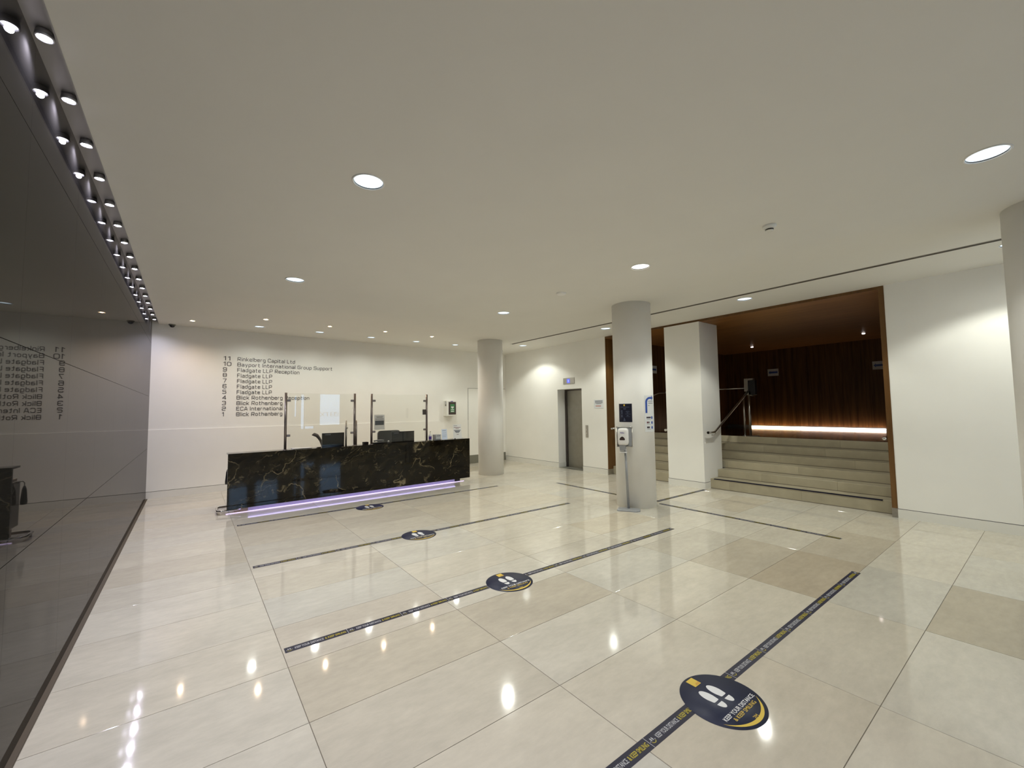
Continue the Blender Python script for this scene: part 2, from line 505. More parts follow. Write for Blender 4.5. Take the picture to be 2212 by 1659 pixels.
_font_cache = {}
def text_bm(bm, s, height, x=0.0, y=0.0, mi=0, width=None, align='L', bold=0.0, z=0.0, thick=0.0):
    """flat lettering in the xy plane; cap height = height; optional fitted width"""
    key = (s, bold)
    if key not in _font_cache:
        cu = bpy.data.curves.new('t', 'FONT')
        cu.body = s
        cu.size = 1.0
        cu.offset = bold
        cu.resolution_u = 3
        cu.fill_mode = 'FRONT'
        ob = bpy.data.objects.new('t', cu)
        COL.objects.link(ob)
        dg = bpy.context.evaluated_depsgraph_get()
        me = bpy.data.meshes.new_from_object(ob.evaluated_get(dg))
        vsx = [v.co.copy() for v in me.vertices]
        fsx = [tuple(p.vertices) for p in me.polygons]
        bpy.data.objects.remove(ob); bpy.data.curves.remove(cu); bpy.data.meshes.remove(me)
        _font_cache[key] = (vsx, fsx)
    vsx, fsx = _font_cache[key]
    if not vsx:
        return
    x0 = min(v.x for v in vsx); x1 = max(v.x for v in vsx)
    k = height / 0.70
    kx = k if width is None else width / (x1 - x0)
    w = (x1 - x0) * kx
    ox = x - (0 if align == 'L' else w / 2 if align == 'C' else w)
    nv = [bm.verts.new((ox + (v.x - x0) * kx, y + v.y * k, z)) for v in vsx]
    for f in fsx:
        try:
            fc = bm.faces.new([nv[i] for i in f]); fc.material_index = mi
        except ValueError:
            pass

def flat(bm, pts, z=0.0, mi=0):
    f = bm.faces.new([bm.verts.new((x, y, z)) for x, y in pts]); f.material_index = mi

def rect(bm, x0, x1, y0, y1, z=0.0, mi=0):
    flat(bm, [(x0, y0), (x1, y0), (x1, y1), (x0, y1)], z, mi)

# xy drawing plane -> a wall facing -y (x right, z up)
UP = Matrix(((1, 0, 0, 0), (0, 0, -1, 0), (0, 1, 0, 0), (0, 0, 0, 1)))
# xy drawing plane -> a wall facing -x, viewed from -x side: drawing x -> -world y, drawing y -> z
UPX = Matrix(((0, 0, -1, 0), (-1, 0, 0, 0), (0, 1, 0, 0), (0, 0, 0, 1)))

# ================================================================== SETTING
YF = -5.0            # entrance wall behind the camera
XL, XR = -0.63, 7.95
RB = math.atan(0.032)        # back wall is slightly skewed
BACK = (XL, 10.48, 0)

# ---- floor: slab + individual limestone tiles
bm = B(); box(bm, XL - 0.02, 8.25, YF, 11.0, -0.12, -0.0025)
floor = mk('floor', bm, M['grout'], label='cream polished limestone tiled lobby floor', kind='structure')
TX, TY, OX, OY = 1.2113, 0.5898, 0.5257, 4.8011
xs = [XL + 0.027] + [OX + TX * i for i in range(0, 7)] + [8.14]
j0 = int(math.ceil((OY - 10.9) / TY)); j1 = int((OY - YF) / TY)
ys = [OY - TY * j for j in range(j0, j1 + 1)][::-1]
ys = [YF] + ys + [10.9]
base_tile = Vector((0.535, 0.50, 0.425))
special = {(3, 4): (0.465, 0.415, 0.33), (3, 5): (0.435, 0.375, 0.285), (0, 3): (0.485, 0.44, 0.355), (1, 3): (0.465, 0.42, 0.34), (3, 7): (0.41, 0.362, 0.275), (4, 5): (0.475, 0.425, 0.34), (0, 2): (0.505, 0.46, 0.385)}
g = 0.0017
cache = {}
for i in range(len(xs) - 1):
    for j in range(len(ys) - 1):
        x0, x1, y0, y1 = xs[i] + g, xs[i + 1] - g, ys[j] + g, ys[j + 1] - g
        if x1 - x0 < 0.02 or y1 - y0 < 0.02:
            continue
        w, d = round(x1 - x0, 4), round(y1 - y0, 4)
        if (w, d) not in cache:
            bm = B(); box(bm, -w / 2, w / 2, -d / 2, d / 2, -0.02, 0.0)
            top = [e for e in bm.edges if all(abs(v.co.z) < 1e-6 for v in e.verts)]
            bmesh.ops.bevel(bm, geom=top, offset=0.0007, segments=1, affect='EDGES')
            bmesh.ops.recalc_face_normals(bm, faces=bm.faces[:])
            me = bpy.data.meshes.new('tile'); bm.to_mesh(me); bm.free(); me.materials.append(M['tile'])
            cache[(w, d)] = me
        o = link('tile', cache[(w, d)], floor, ((x0 + x1) / 2, (y0 + y1) / 2, 0))
        k = 1.0 + rnd.uniform(-0.035, 0.035)
        warm = rnd.uniform(-0.02, 0.02)
        if rnd.random() < 0.12:
            k *= 0.94; warm += 0.02
        c = base_tile * k
        row = (OY - (y0 + y1) / 2) / TY      # row index, 0 between row lines 0 and 1 is 0.5
        ci = i - 1                           # column index from first long joint
        key = (ci, int(math.floor(row)))
        if key in special:
            c = Vector(special[key]); warm = 0
        o.color = (c.x * (1 + warm), c.y, c.z * (1 - 1.5 * warm), 1)

# ---- ceiling with cut-outs
DOWN = [(1.02, 3.08, 'over the foremost floor marker line, nearest the dark glass wall'), (1.04, 6.00, 'between the glass wall and the reception desk front'),
        (4.34, 0.22, 'beside the top edge of the near wall, largest and brightest'), (4.34, 3.05, 'between the two smoke detectors'),
        (4.42, 6.00, 'above the floor in front of the far round column'),
        (7.18, 8.87, 'beside the lift wall, farthest along the ceiling slot'), (7.15, 5.96, 'behind the top of the near round column'),
        (7.06, 3.02, 'before the timber stair opening beyond the ceiling slot'), (7.05, 0.22, 'at the edge of the round column by the plain wall'),
        (1.02, -0.05, 'behind the camera near the glass wall'), (4.34, -2.75, 'behind the camera in the lobby middle'),
        (1.02, -2.9, 'behind the camera by the entrance and glass wall'), (7.05, -2.7, 'behind the camera by the plain wall')]
BROW = [(1.06, 9.76), (2.19, 9.74), (3.33, 9.79), (4.47, 9.79), (5.56, 9.74)]
HALO = [(-0.02, 9.78), (1.07, 8.91), (2.20, 8.94), (3.33, 8.88), (4.46, 8.91)]
bm = B(); box(bm, -0.53, 7.955, YF - 0.1, 11.0, H, H + 0.22)
ceil_me_ob = mk('ceiling', bm, M['ceil'])
bm = B()
for (x, y, *_r2) in DOWN:
    cyl(bm, (x, y, H - 0.1), (x, y, H + 0.15), 0.112, 40)
for (x, y) in BROW:
    cyl(bm, (x, y, H - 0.1), (x, y, H + 0.15), 0.094, 32)
for (x, y) in HALO:
    cyl(bm, (x, y, H - 0.1), (x, y, H + 0.15), 0.044, 20)
box(bm, 6.71, 6.795, YF + 0.2, 8.84, H - 0.1, H + 0.1)
cut = mk('cutter', bm, M['ceil'])
md = ceil_me_ob.modifiers.new('b', 'BOOLEAN'); md.object = cut; md.operation = 'DIFFERENCE'; md.solver = 'EXACT'
dg = bpy.context.evaluated_depsgraph_get()
me = bpy.data.meshes.new_from_object(ceil_me_ob.evaluated_get(dg))
me.name = 'ceiling'
ceil_me_ob.modifiers.clear()
ceil_me_ob.data = me
bpy.data.objects.remove(cut)
ceiling = tag(ceil_me_ob, 'plain off-white painted lobby ceiling', kind='structure')
bx('ceiling_void', (-0.8, 7.95, YF - 0.1, 11.0, H + 0.23, H + 0.26), M['gap'], ceiling)

# ---- left wall: dark back-painted glass panels on a backing
wl = bx('wall_left', (XL - 0.12, XL - 0.013, YF, 10.75, 0, H + 0.22), M['kick'], label='dark reflective glass panelled side wall', kind='structure')
zs = [0.0, 0.945, 1.92, 2.93, H + 0.045]
yj = [2.87 + 1.02 * k for k in range(-8, 8)]
yj = [YF] + [y for y in yj if y > YF + 0.1 and y < 10.3] + [10.47]
for a, b in zip(yj, yj[1:]):
    for c, d in zip(zs, zs[1:]):
        bm = B(); box(bm, XL - 0.012, XL, a + 0.0006, b - 0.0006, c + 0.0016, d - 0.0016)
        mk('glass_panel', bm, M['darkglass'], wl)
bx('trim_1', (XL - 0.004, XL + 0.026, YF, 10.47, 0.0, 0.006), M['bronze'], label='slim bronze strip along the foot of the glass wall', kind='structure')
# LED channel between the glass and the ceiling edge
bm = B()
box(bm, XL - 0.0, -0.53, YF, 10.47, H + 0.036, H + 0.05)
box(bm, -0.536, -0.5295, YF, 10.47, H - 0.004, H + 0.05)
mk('trim_2', bm, M['channel'], label='metal lined lighting slot between the glass wall and ceiling', kind='structure')

# ---- back wall (local frame: x along the wall, y into the wall)
wb = empty('wall_back', BACK, 'white back wall carrying the dark tenant directory', None, rotz=RB, kind='structure')
LW = 8.62
bm = B()
box(bm, -0.12, LW, 0.012, 0.2, 0.0, H + 0.2)
mk('wall_core', bm, M['gap'], wb)
bx('upper_panel', (-0.1, LW, 0.0, 0.03, 1.286, H + 0.1), M['wall'], wb)
bx('lower_panel', (-0.1, 7.16, -0.014, 0.03, 0.135, 1.2855), M['wall'], wb)
bx('lower_panel', (7.16, LW, 0.0, 0.03, 0.135, 1.2925), M['wall'], wb)
bb = bx('baseboard_back', (0.0, 7.155, -0.016, 0.02, 0.0, 0.127), M['skirt'], loc=BACK, rotz=RB, label='white skirting along the back wall', kind='structure')
# flush double door in the back wall beside the far column
dr = empty('door_2', BACK, 'flush white double door in the back wall behind the far column', None, rotz=RB, kind='structure')
for a, b in ((7.175, 7.865), (7.872, 8.565)):
    bx('door_leaf', (a, b, -0.010, 0.02, 0.02, 2.222), M['wall'], dr)
    bx('kick_plate', (a + 0.002, b - 0.002, -0.0135, -0.0101, 0.004, 0.245), M['kick'], dr)
bm = B(); box(bm, 7.166, 7.174, -0.004, 0.01, 0, 2.232); box(bm, 7.166, 8.575, -0.004, 0.01, 2.224, 2.232)
mk('door_gap', bm, M['gap'], dr)

# ---- right wall with the lift and the stair opening
bm = B()
T = 0.45
box(bm, XR, XR + T, 8.352, 10.85, 0, H)
box(bm, XR, XR + T, 6.66, 7.462, 0, H)
box(bm, XR, XR + T, 7.462, 8.352, 2.106, H)
box(bm, XR, XR + T, YF, 1.483, 0, H)
wr = mk('wall_right', bm, M['wall'], label='white side wall holding the lift and the stair opening', kind='structure')
bm = B()
for a, b in ((8.352, 10.75), (6.662, 7.462), (YF, 1.483)):
    box(bm, XR - 0.008, XR + 0.01, a, b, 0, 0.122)
    box(bm, XR - 0.001, XR + 0.01, a, b, 0.122, 0.130, 1)
box(bm, XR, XR + 0.27, 8.344, 8.36, 0, 0.122)
mk('baseboard_right', bm, [M['skirt'], M['gap']], label='white skirting along the lift and plain side wall', kind='structure')
# wall behind camera with windows
wins = [(5.93, 6.93, 0.93, 2.42), (5.11, 5.27, 0.78, 2.40), (5.27, 5.72, 0.78, 0.92), (4.84, 4.93, 1.36, 2.34), (2.35, 3.05, 1.5, 2.5), (3.3, 4.2, 1.4, 2.5)]
xsw = sorted(set([XL - 0.2, 8.4] + [w[0] for w in wins] + [w[1] for w in wins]))
zsw = sorted(set([0, H + 0.1] + [w[2] for w in wins] + [w[3] for w in wins]))
bm = B()
for a, b in zip(xsw, xsw[1:]):
    for c, d in zip(zsw, zsw[1:]):
        xm, zm = (a + b) / 2, (c + d) / 2
        if any(w[0] < xm < w[1] and w[2] < zm < w[3] for w in wins):
            continue
        box(bm, a, b, YF - 0.15, YF, c, d)
bmesh.ops.remove_doubles(bm, verts=bm.verts[:], dist=1e-5)
mk('wall_front', bm, M['wall'], label='entrance wall behind the camera with several window openings', kind='structure')
for k, w in enumerate(wins):
    wo = empty('window_%d' % (k + 1), ((w[0] + w[1]) / 2, YF - 0.08, w[2]), 'entrance wall window %s from the glass wall side' % ORD[[5, 3, 4, 2, 0, 1][k]], None, kind='structure')
    hw, hh = (w[1] - w[0]) / 2, w[3] - w[2]
    t = min(0.03, hw * 0.2)
    bx('pane', (-hw + t / 2, hw - t / 2, -0.004, 0.004, t / 2 if hh > 0.2 else 0.01, hh - t / 2 if hh > 0.2 else hh - 0.01), M['winglass'], wo)
    bm = B()
    for d in ((-hw, -hw + t, 0, hh), (hw - t, hw, 0, hh), (-hw + t, hw - t, 0, min(t, 0.012)), (-hw + t, hw - t, hh - min(t, 0.012), hh)):
        box(bm, d[0], d[1], -0.03, 0.03, d[2], d[3])
    mk('window_frame', bm, M['mullion'], wo)
    if k == 0:   # building name on the glass, read from the street
        bm = B()
        text_bm(bm, 'SIXTEEN', 0.20, 0, 0.42, width=1.30, align='C', bold=-0.01)
        xform(bm, Matrix.Translation((-0.05, -0.012, 0)) @ UP)
        cutv = [f for f in bm.faces if f.calc_center_median().x < -hw + 0.03 or f.calc_center_median().x > hw - 0.03]
        bmesh.ops.delete(bm, geom=cutv, context='FACES')
        mk('lettering', bm, M['ink'], wo, fixn=False)

# ---- stair hall behind the opening
ZN = 3.275
bx('ceiling_stairs', (7.956, 14.1, 1.40, 6.8, ZN, ZN + 0.05), M['woodceil'], label='brown timber ceiling over the stairs and landing', kind='structure')
bm = B()
box(bm, XR - 0.004, XR + 0.06, 1.483, 1.545, 0.13, H)
jr = mk('trim_3', bm, M['woodtrim'], label='narrow timber jamb of the stair opening beside the plain wall', kind='structure')
bx('steel_foot', (XR - 0.006, XR + 0.062, 1.482, 1.547, 0.0, 0.13), M['steel'], jr)
bx('trim_4', (XR - 0.003, XR + 0.03, 1.545, 6.655, ZN + 0.001, H - 0.001), M['woodtrim'], label='thin timber fascia over the stair opening', kind='structure')
wn = empty('wall_stairs_left', (7.95, 6.66, 0), 'timber lined side wall of the stairs on the lift side', None, kind='structure')
xj = [0.0, 0.95, 1.9, 2.85, 3.8, 4.75, 5.95]
for a, b in zip(xj, xj[1:]):
    bx('timber_panel', (a + 0.002, b - 0.002, -0.012, 0.02, 0.13 if a == 0 else 0.0, ZN if a else H - 0.001), M['woodtrim'] if a == 0 else M['wood'], wn)
bx('steel_foot', (-0.003, 0.95, -0.016, 0.02, 0.0, 0.128), M['steel'], wn)
bx('backing', (0.46, 6.0, 0.02, 0.12, 0, ZN), M['gap'], wn)
wq = bx('wall_stairs_right', (8.02, 14.0, 1.38, 1.49, 0, ZN), M['wood'], label='timber side wall of the stairs behind the plain wall', kind='structure')
wv = empty('wall_landing', (13.9, 1.4, 0), 'dark walnut veneered wall at the back of the landing', None, kind='structure')
n = 13
for k in range(n):
    a = k * 5.4 / n; b = (k + 1) * 5.4 / n
    bx('veneer_panel', (0.0, 0.03, a + 0.0015, b - 0.0015, 1.005, ZN), M['wood'], wv)
bx('backing', (0.03, 0.15, -0.1, 5.5, 0.8, ZN), M['gap'], wv)
bx('floor_landing', (9.66, 14.05, 1.40, 6.8, 0.80, 0.935), M['landing'], label='dark glossy landing floor at the top of the stairs', kind='structure')

# stairs
NX = [8.13, 8.43, 8.73, 9.03, 9.33, 9.63]
NZ = [0.190, 0.339, 0.488, 0.637, 0.786, 0.935]
st = empty('staircase', (8.13, 4.1, 0), 'six pale stone steps rising to the dark timber landing', 'staircase')
joints = [[1.495, 2.72, 3.9, 4.262, 5.038, 6.645], [1.495, 2.3, 3.45, 4.262, 5.038, 5.7, 6.645], [1.495, 2.95, 4.2, 5.5, 6.645], [1.495, 2.2, 3.35, 4.6, 5.6, 6.645], [1.495, 2.7, 3.75, 5.1, 6.645], [1.495, 2.55, 3.6, 4.4, 5.4, 6.645]]
for k in range(6):
    x0 = NX[k]; x1 = NX[k + 1] + 0.05 if k < 5 else 9.70
    z0 = 0.0 if k == 0 else NZ[k - 1]
    for a, b in zip(joints[k], joints[k][1:]):
        if k < 2 and a >= 4.26 and b <= 5.04:
            continue
        bm = B()
        box(bm, x0 - 8.13, x1 - 8.13, a - 4.1 + 0.001, b - 4.1 - 0.001, z0, NZ[k])
        bmesh.ops.bevel(bm, geom=[e for e in bm.edges if all(abs(v.co.z - NZ[k]) < 1e-5 for v in e.verts)], offset=0.003, segments=1, affect='EDGES')
        o = mk('step_stone', bm, M['step'], st)
        q = 1 + rnd.uniform(-0.14, 0.12)
        o.color = (0.42 * q, 0.375 * q, 0.27 * q, 1)
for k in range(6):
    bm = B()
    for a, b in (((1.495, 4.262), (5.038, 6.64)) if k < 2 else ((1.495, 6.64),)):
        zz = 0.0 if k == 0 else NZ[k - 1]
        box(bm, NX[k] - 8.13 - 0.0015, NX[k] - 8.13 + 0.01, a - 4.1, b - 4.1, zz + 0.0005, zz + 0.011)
    mk('shadow_strip', bm, M['grout'], st)  # shadow line at each riser foot, modelled as a thin dark strip
bm = B(); box(bm, 0.55, 1.5, 1.495 - 4.1, 6.64 - 4.1, 0.0, 0.12); mk('step_core', bm, M['gap'], st)

bx('floor_stairs', (8.25, 14.05, 1.38, 6.85, -0.12, -0.005), M['gap'], label='hidden slab beneath the stone stairs', kind='structure')
# columns
def column(name, x, y, r, label):
    bm = B(); lathe(bm, (x, y, 0), [(r, 0.0), (r, H)], 64, cap0=True, cap1=True)
    return mk(name, bm, M['column'], label=label, kind='structure', cat='column')
COLN = (5.87, 4.34)
RC = 0.315
column('column', *COLN, RC, 'white round column with posters and a hand sanitiser stand before it')
column('column', 5.97, 8.70, RC, 'white round column beyond the end of the reception desk')
column('column', 5.87, -0.06, RC, 'white round column cut by the picture edge')
bm = B(); box(bm, 7.92, 8.63, 4.265, 5.035, 0.0, ZN)
sqp = mk('square_pillar', bm, M['wall'], label='white square pillar dividing the stair opening', kind='structure', cat='column')
bm = B()
box(bm, 7.912, 8.125, 4.257, 5.043, 0, 0.122); box(bm, 7.9185, 8.12, 4.2635, 5.0365, 0.122, 0.130, 1)
mk('skirting', bm, [M['skirt'], M['gap']], sqp)

# ================================================================== CEILING FITTINGS
def spot(name, parent, loc, power, col, size=126, blend=0.3, rad=0.05, rot=(0, 0, 0)):
    l = bpy.data.lights.new(name, 'SPOT')
    l.energy = power; l.color = col; l.spot_size = math.radians(size); l.spot_blend = blend; l.shadow_soft_size = rad
    o = bpy.data.objects.new(name, l)
    COL.objects.link(o)
    o.parent = parent
    o.location = loc
    o.rotation_euler = rot
    return o

def downlight_meshes(R, lampmat, depth=0.012):
    bm = B(); lathe(bm, (0, 0, 0), [(R + 0.006, 0.0), (R + 0.006, -0.005), (R - 0.004, -0.006), (R - 0.006, 0.0)], 40)
    ring = bm
    bm2 = B(); lathe(bm2, (0, 0, 0), [(R - 0.006, -0.001), (R - 0.012, depth + 0.02), (0, depth + 0.02)], 40)
    bm3 = B(); lathe(bm3, (0, 0, 0), [(R * 0.93, depth), (R * 0.92, depth - 0.005), (R * 0.5, depth - 0.010), (0, depth - 0.011)], 40)
    out = []
    for b_, m_, nme in ((ring, M['column'], 'trim_ring'), (bm2, M['darksteel'], 'can'), (bm3, lampmat, 'lamp_glass')):
        bmesh.ops.recalc_face_normals(b_, faces=b_.faces[:])
        me_ = bpy.data.meshes.new(nme); b_.to_mesh(me_); b_.free(); me_.materials.append(m_)
        out.append((nme, me_))
    return out
big = downlight_meshes(0.112, M['lampglass'])
bigw = downlight_meshes(0.112, M['lampglassw'])
small = downlight_meshes(0.094, M['lampglass'])
for k, (x, y, where) in enumerate(DOWN):
    t = empty('ceiling_downlight', (x, y, H), 'round recessed downlight ' + where, 'ceiling light', 'large round downlights')
    for nme, me_ in (bigw if k == 3 else big):
        link(nme, me_, t)
    e = E_DOWN * (0.62 if y > 8 else 1.0 if y > 1 else (0.78 if x > 6 else 0.36) if y > 0.1 else 0.3)
    spot('lamp', t, (0, 0, -0.012), e, C_DOWN)
    spot('lamp_spill', t, (0, 0, -0.012), e * 0.34, C_DOWN, 172, 1.0)
for k, (x, y) in enumerate(BROW):
    t = empty('ceiling_downlight', (x, y, H), 'flat round downlight close to the back wall, %s from the glass wall' % ORD[k], 'ceiling light', 'round downlights along the back wall')
    for nme, me_ in small:
        link(nme, me_, t)
    spot('lamp', t, (0, 0, -0.012), E_DOWN * 0.46, C_DOWN, 155, 1.0)
def halo_mesh():
    bm = B(); lathe(bm, (0, 0, 0), [(0.052, 0.0), (0.052, -0.004), (0.042, -0.005), (0.040, 0.012), (0.0, 0.012)], 24)
    bm2 = B(); lathe(bm2, (0, 0, 0), [(0.026, 0.010), (0.020, -0.004), (0.0, -0.010)], 16)
    r = []
    for b_, m_, nme in ((bm, M['whitemat'], 'trim_ring'), (bm2, M['halo'], 'bulb')):
        bmesh.ops.recalc_face_normals(b_, faces=b_.faces[:])
        me_ = bpy.data.meshes.new(nme); b_.to_mesh(me_); b_.free(); me_.materials.append(m_)
        r.append((nme, me_))
    return r
hm = halo_mesh()
for k, (x, y) in enumerate(HALO):
    t = empty('halogen_spotlight', (x, y, H), 'tiny warm halogen ceiling spot above the reception, %s from the glass wall' % ORD[k], 'ceiling light', 'warm halogen spots above the reception')
    for nme, me_ in hm:
        link(nme, me_, t)
    spot('lamp', t, (0, 0, -0.02), E_HALO, C_HALO, 140, 0.9, 0.02)
# LED row in the slot along the glass wall
def led_mesh():
    bm = B(); lathe(bm, (0, 0, 0), [(0.0, 0.034), (0.030, 0.034), (0.034, 0.002), (0.028, 0.0), (0.027, 0.010), (0.0, 0.012)], 20)
    bm2 = B(); lathe(bm2, (0, 0, 0), [(0.024, 0.009), (0.016, 0.001), (0.0, -0.002)], 16)
    r = []
    for b_, m_, nme in ((bm, M['channel'], 'housing'), (bm2, M['led'], 'lens')):
        bmesh.ops.recalc_face_normals(b_, faces=b_.faces[:])
        me_ = bpy.data.meshes.new(nme); b_.to_mesh(me_); b_.free(); me_.materials.append(m_)
        r.append((nme, me_))
    return r
lm = led_mesh()
ysled = [2.74 + 0.4865 * k for k in range(-14, 16)]
for k, y in enumerate(reversed(ysled)):
    lab = ('cool white LED in the slot along the glass wall, %s from the back wall' % ORD[k]) if k < 16 else 'cool white slot LED beyond the picture edge, %s past the last one seen' % ORD[k - 16]
    t = empty('led_spotlight', (-0.577, y, H), lab, 'ceiling light', 'LED spots along the glass wall' if k < 16 else 'LED spots behind the camera')
    for nme, me_ in lm:
        link(nme, me_, t)
    spot('lamp', t, (0, 0, -0.012), E_LED * (0.55 if k == 0 else 1), C_LED, 140, 0.8, 0.015)
# air slot
t = empty('air_slot', (6.7525, 1.9, H), 'long dark air slot in the ceiling parallel to the stair opening', 'vent')
bm = B(); box(bm, -0.0425, 0.0425, -6.7, 6.94, 0.022, 0.03); mk('backing', bm, M['slot'], t)
bm = B(); box(bm, -0.0425, -0.032, -6.7, 6.94, -0.002, 0.022); box(bm, 0.032, 0.0425, -6.7, 6.94, -0.002, 0.022); mk('frame', bm, M['slot'], t)
bm = B(); box(bm, -0.003, 0.003, -6.7, 6.94, 0.004, 0.022); mk('blade', bm, M['slot'], t)
# smoke detectors
def detector(x, y, label, r=0.058):
    t = empty('smoke_detector', (x, y, H), label, 'smoke detector', 'ceiling smoke detectors')
    bm = B(); lathe(bm, (0, 0, 0), [(r, 0.0), (r, -0.012), (r * 0.86, -0.020), (r * 0.55, -0.036), (0.0, -0.036)], 32); mk('body', bm, M['whitemat'], t)
    bm = B()
    for k in range(14):
        a = 2 * math.pi * k / 14
        m_ = Matrix.Rotation(a, 4, 'Z') @ Matrix.Translation((r * 0.56, 0, -0.041))
        b2 = B(); box(b2, -0.0015, 0.0015, -0.008, 0.008, -0.006, 0.006); xform(b2, m_)
        tmp = bpy.data.meshes.new('t'); b2.to_mesh(tmp); b2.free(); bm.from_mesh(tmp); bpy.data.meshes.remove(tmp)
    lathe(bm, (0, 0, 0), [(r * 0.5, -0.036), (r * 0.5, -0.046)], 20)
    mk('sensor_slots', bm, M['black'], t)
    bm = B(); lathe(bm, (0, 0, 0), [(r * 0.60, -0.046), (r * 0.52, -0.054), (0, -0.056)], 24, cap0=True); mk('cap', bm, M['whitemat'], t)
detector(4.36, 1.61, 'white smoke detector on the bare ceiling nearest the camera', 0.060)
bm = B(); lathe(bm, (0, 0, 0), [(0.075, 0.0), (0.075, -0.012), (0.06, -0.026), (0.0, -0.028)], 32)
o = mk('detector_disc', bm, M['column'], loc=(4.36, 4.46, H), label='flat grey disc detector on the ceiling before the near column', cat='smoke detector')
def dome_cam(x, y, label, r=0.05):
    t = empty('dome_camera', (x, y, H), label, 'camera')
    bm = B(); lathe(bm, (0, 0, 0), [(r, 0.0), (r, -0.018), (r * 0.8, -0.022), (0, -0.022)], 28); mk('base', bm, M['whitemat'] if r < 0.05 else M['kick'], t)
    bm = B(); lathe(bm, (0, 0, -0.02), [(r * 0.78 * math.cos(a), -r * 0.78 * math.sin(a)) for a in [i * math.pi / 16 for i in range(9)]], 28); mk('dome', bm, M['dome'], t)
dome_cam(-0.33, 10.40, 'small dark dome camera on the ceiling near the glass corner', 0.055)
dome_cam(7.20, 9.90, 'small white dome camera on the ceiling behind the far column', 0.045)

# ================================================================== RECEPTION DESK  (local: x along, y back)
RD = math.atan(0.040)
DK = (0.48, 7.945, 0)
desk = empty('reception_desk', DK, 'long dark gold-veined marble reception desk lit from beneath', 'desk', rotz=RD)
DL = 4.52
bm = B(); box(bm, 0, DL, 0, 0.03, 0.085, 0.95); bevel_all(bm, 0.002, 1); mk('front_panel', bm, M['marble'], desk)
bm = B(); box(bm, 0.01, DL - 0.01, 0.031, 0.30, 0.925, 0.949); mk('counter_top', bm, M['marble'], desk)
for a in (0.13, DL - 0.16):
    bm = B(); box(bm, a, a + 0.03, 0.031, 0.80, 0.10, 0.695); mk('end_panel', bm, M['marble'], desk)
bm = B(); box(bm, 0.16, DL - 0.16, 0.301, 0.80, 0.70, 0.735); mk('worktop', bm, M['plywood'], desk)
bm = B(); box(bm, 0.30, 4.20, 0.125, 0.60, 0.0, 0.10); mk('plinth', bm, M['lavplinth'], desk)
bm = B(); box(bm, 0.12, 0.299, 0.14, 0.55, 0.0, 0.10); mk('plinth_end', bm, M['plywood'], desk)
bm = B(); box(bm, 4.205, 4.34, 0.13, 0.55, 0.0, 0.10); mk('plinth_foot', bm, M['black'], desk)
bm = B(); cyl(bm, (0.0, 0.108, 0.006), (4.43, 0.108, 0.006), 0.0055, 10); mk('floor_light_strip', bm, M['deskled'], desk, label='glowing lavender light strip')
bm = B(); box(bm, 0.30, 4.20, 0.095, 0.12, 0.088, 0.098); mk('hidden_light_strip', bm, M['deskled2'], desk, label='glowing lavender light strip')
# chrome loop rail at the desk's end, on the floor
bm = B()
pts = [(0.20, 0.12, 0.055), (-0.06, 0.10, 0.055), (-0.105, 0.14, 0.055), (-0.095, 0.42, 0.055), (-0.06, 0.47, 0.055), (0.10, 0.48, 0.055)]
tube(bm, pts, 0.017, 10)
cyl(bm, (0.04, 0.115, 0.055), (0.04, 0.115, 0.0), 0.012, 10)
cyl(bm, (-0.09, 0.40, 0.055), (-0.09, 0.40, 0.0), 0.012, 10)
mk('foot_rail', bm, M['chrome'], loc=DK, rotz=RD, label='chrome tube rail projecting at floor level from the marble desk end', cat='rail')
# black handset hanging on the desk end
t = empty('hanging_handset', (0.527, 8.70, 0.36), 'slim black object hanging by a curved wire beside the desk end', 'handset')
bm = B(); lathe(bm, (0, 0, 0), [(0.0, 0.02), (0.034, 0.02), (0.036, 0.06), (0.024, 0.22), (0.010, 0.27), (0.0, 0.275)], 16); mk('body', bm, M['black'], t)
bm = B(); tube(bm, [(0, 0, 0.27), (0, 0.0, 0.31), (0.012, -0.02, 0.335), (0.03, -0.05, 0.335), (0.052, -0.06, 0.32)], 0.005, 8); mk('wire', bm, M['black'], t)

# ---- counter screens
def screen(x0, x1, label):
    t = empty('counter_screen', DK, label, 'glass screen', 'glass screens on the desk', rotz=RD)
    y = 0.09
    for s, x in ((1, x0), (-1, x1)):
        bm = B(); cyl(bm, (x, y, 0.949), (x, y, 1.925), 0.021, 16); lathe(bm, (x, y, 0.949), [(0.034, 0.0), (0.034, 0.006), (0.022, 0.010)], 20)
        po = mk('post', bm, M['post'], t)
        for z in (1.79, 1.19):
            bm = B(); box(bm, min(x + s * 0.015, x + s * 0.075), max(x + s * 0.015, x + s * 0.075), y - 0.014, y + 0.014, z - 0.020, z + 0.020)
            bevel_all(bm, 0.008, 3)
            mk('clamp', bm, M['post'], po)
    bm = B(); box(bm, x0 + 0.040, x1 - 0.040, y - 0.004, y + 0.004, 0.975, 1.915); mk('glass_pane', bm, M['glass'], t)
    return t
screen(0.815, 1.985, 'glass counter screen between dark posts, the wider one showing window reflections')
screen(2.31, 3.495, 'glass counter screen on the desk with a grey notice stuck on it')
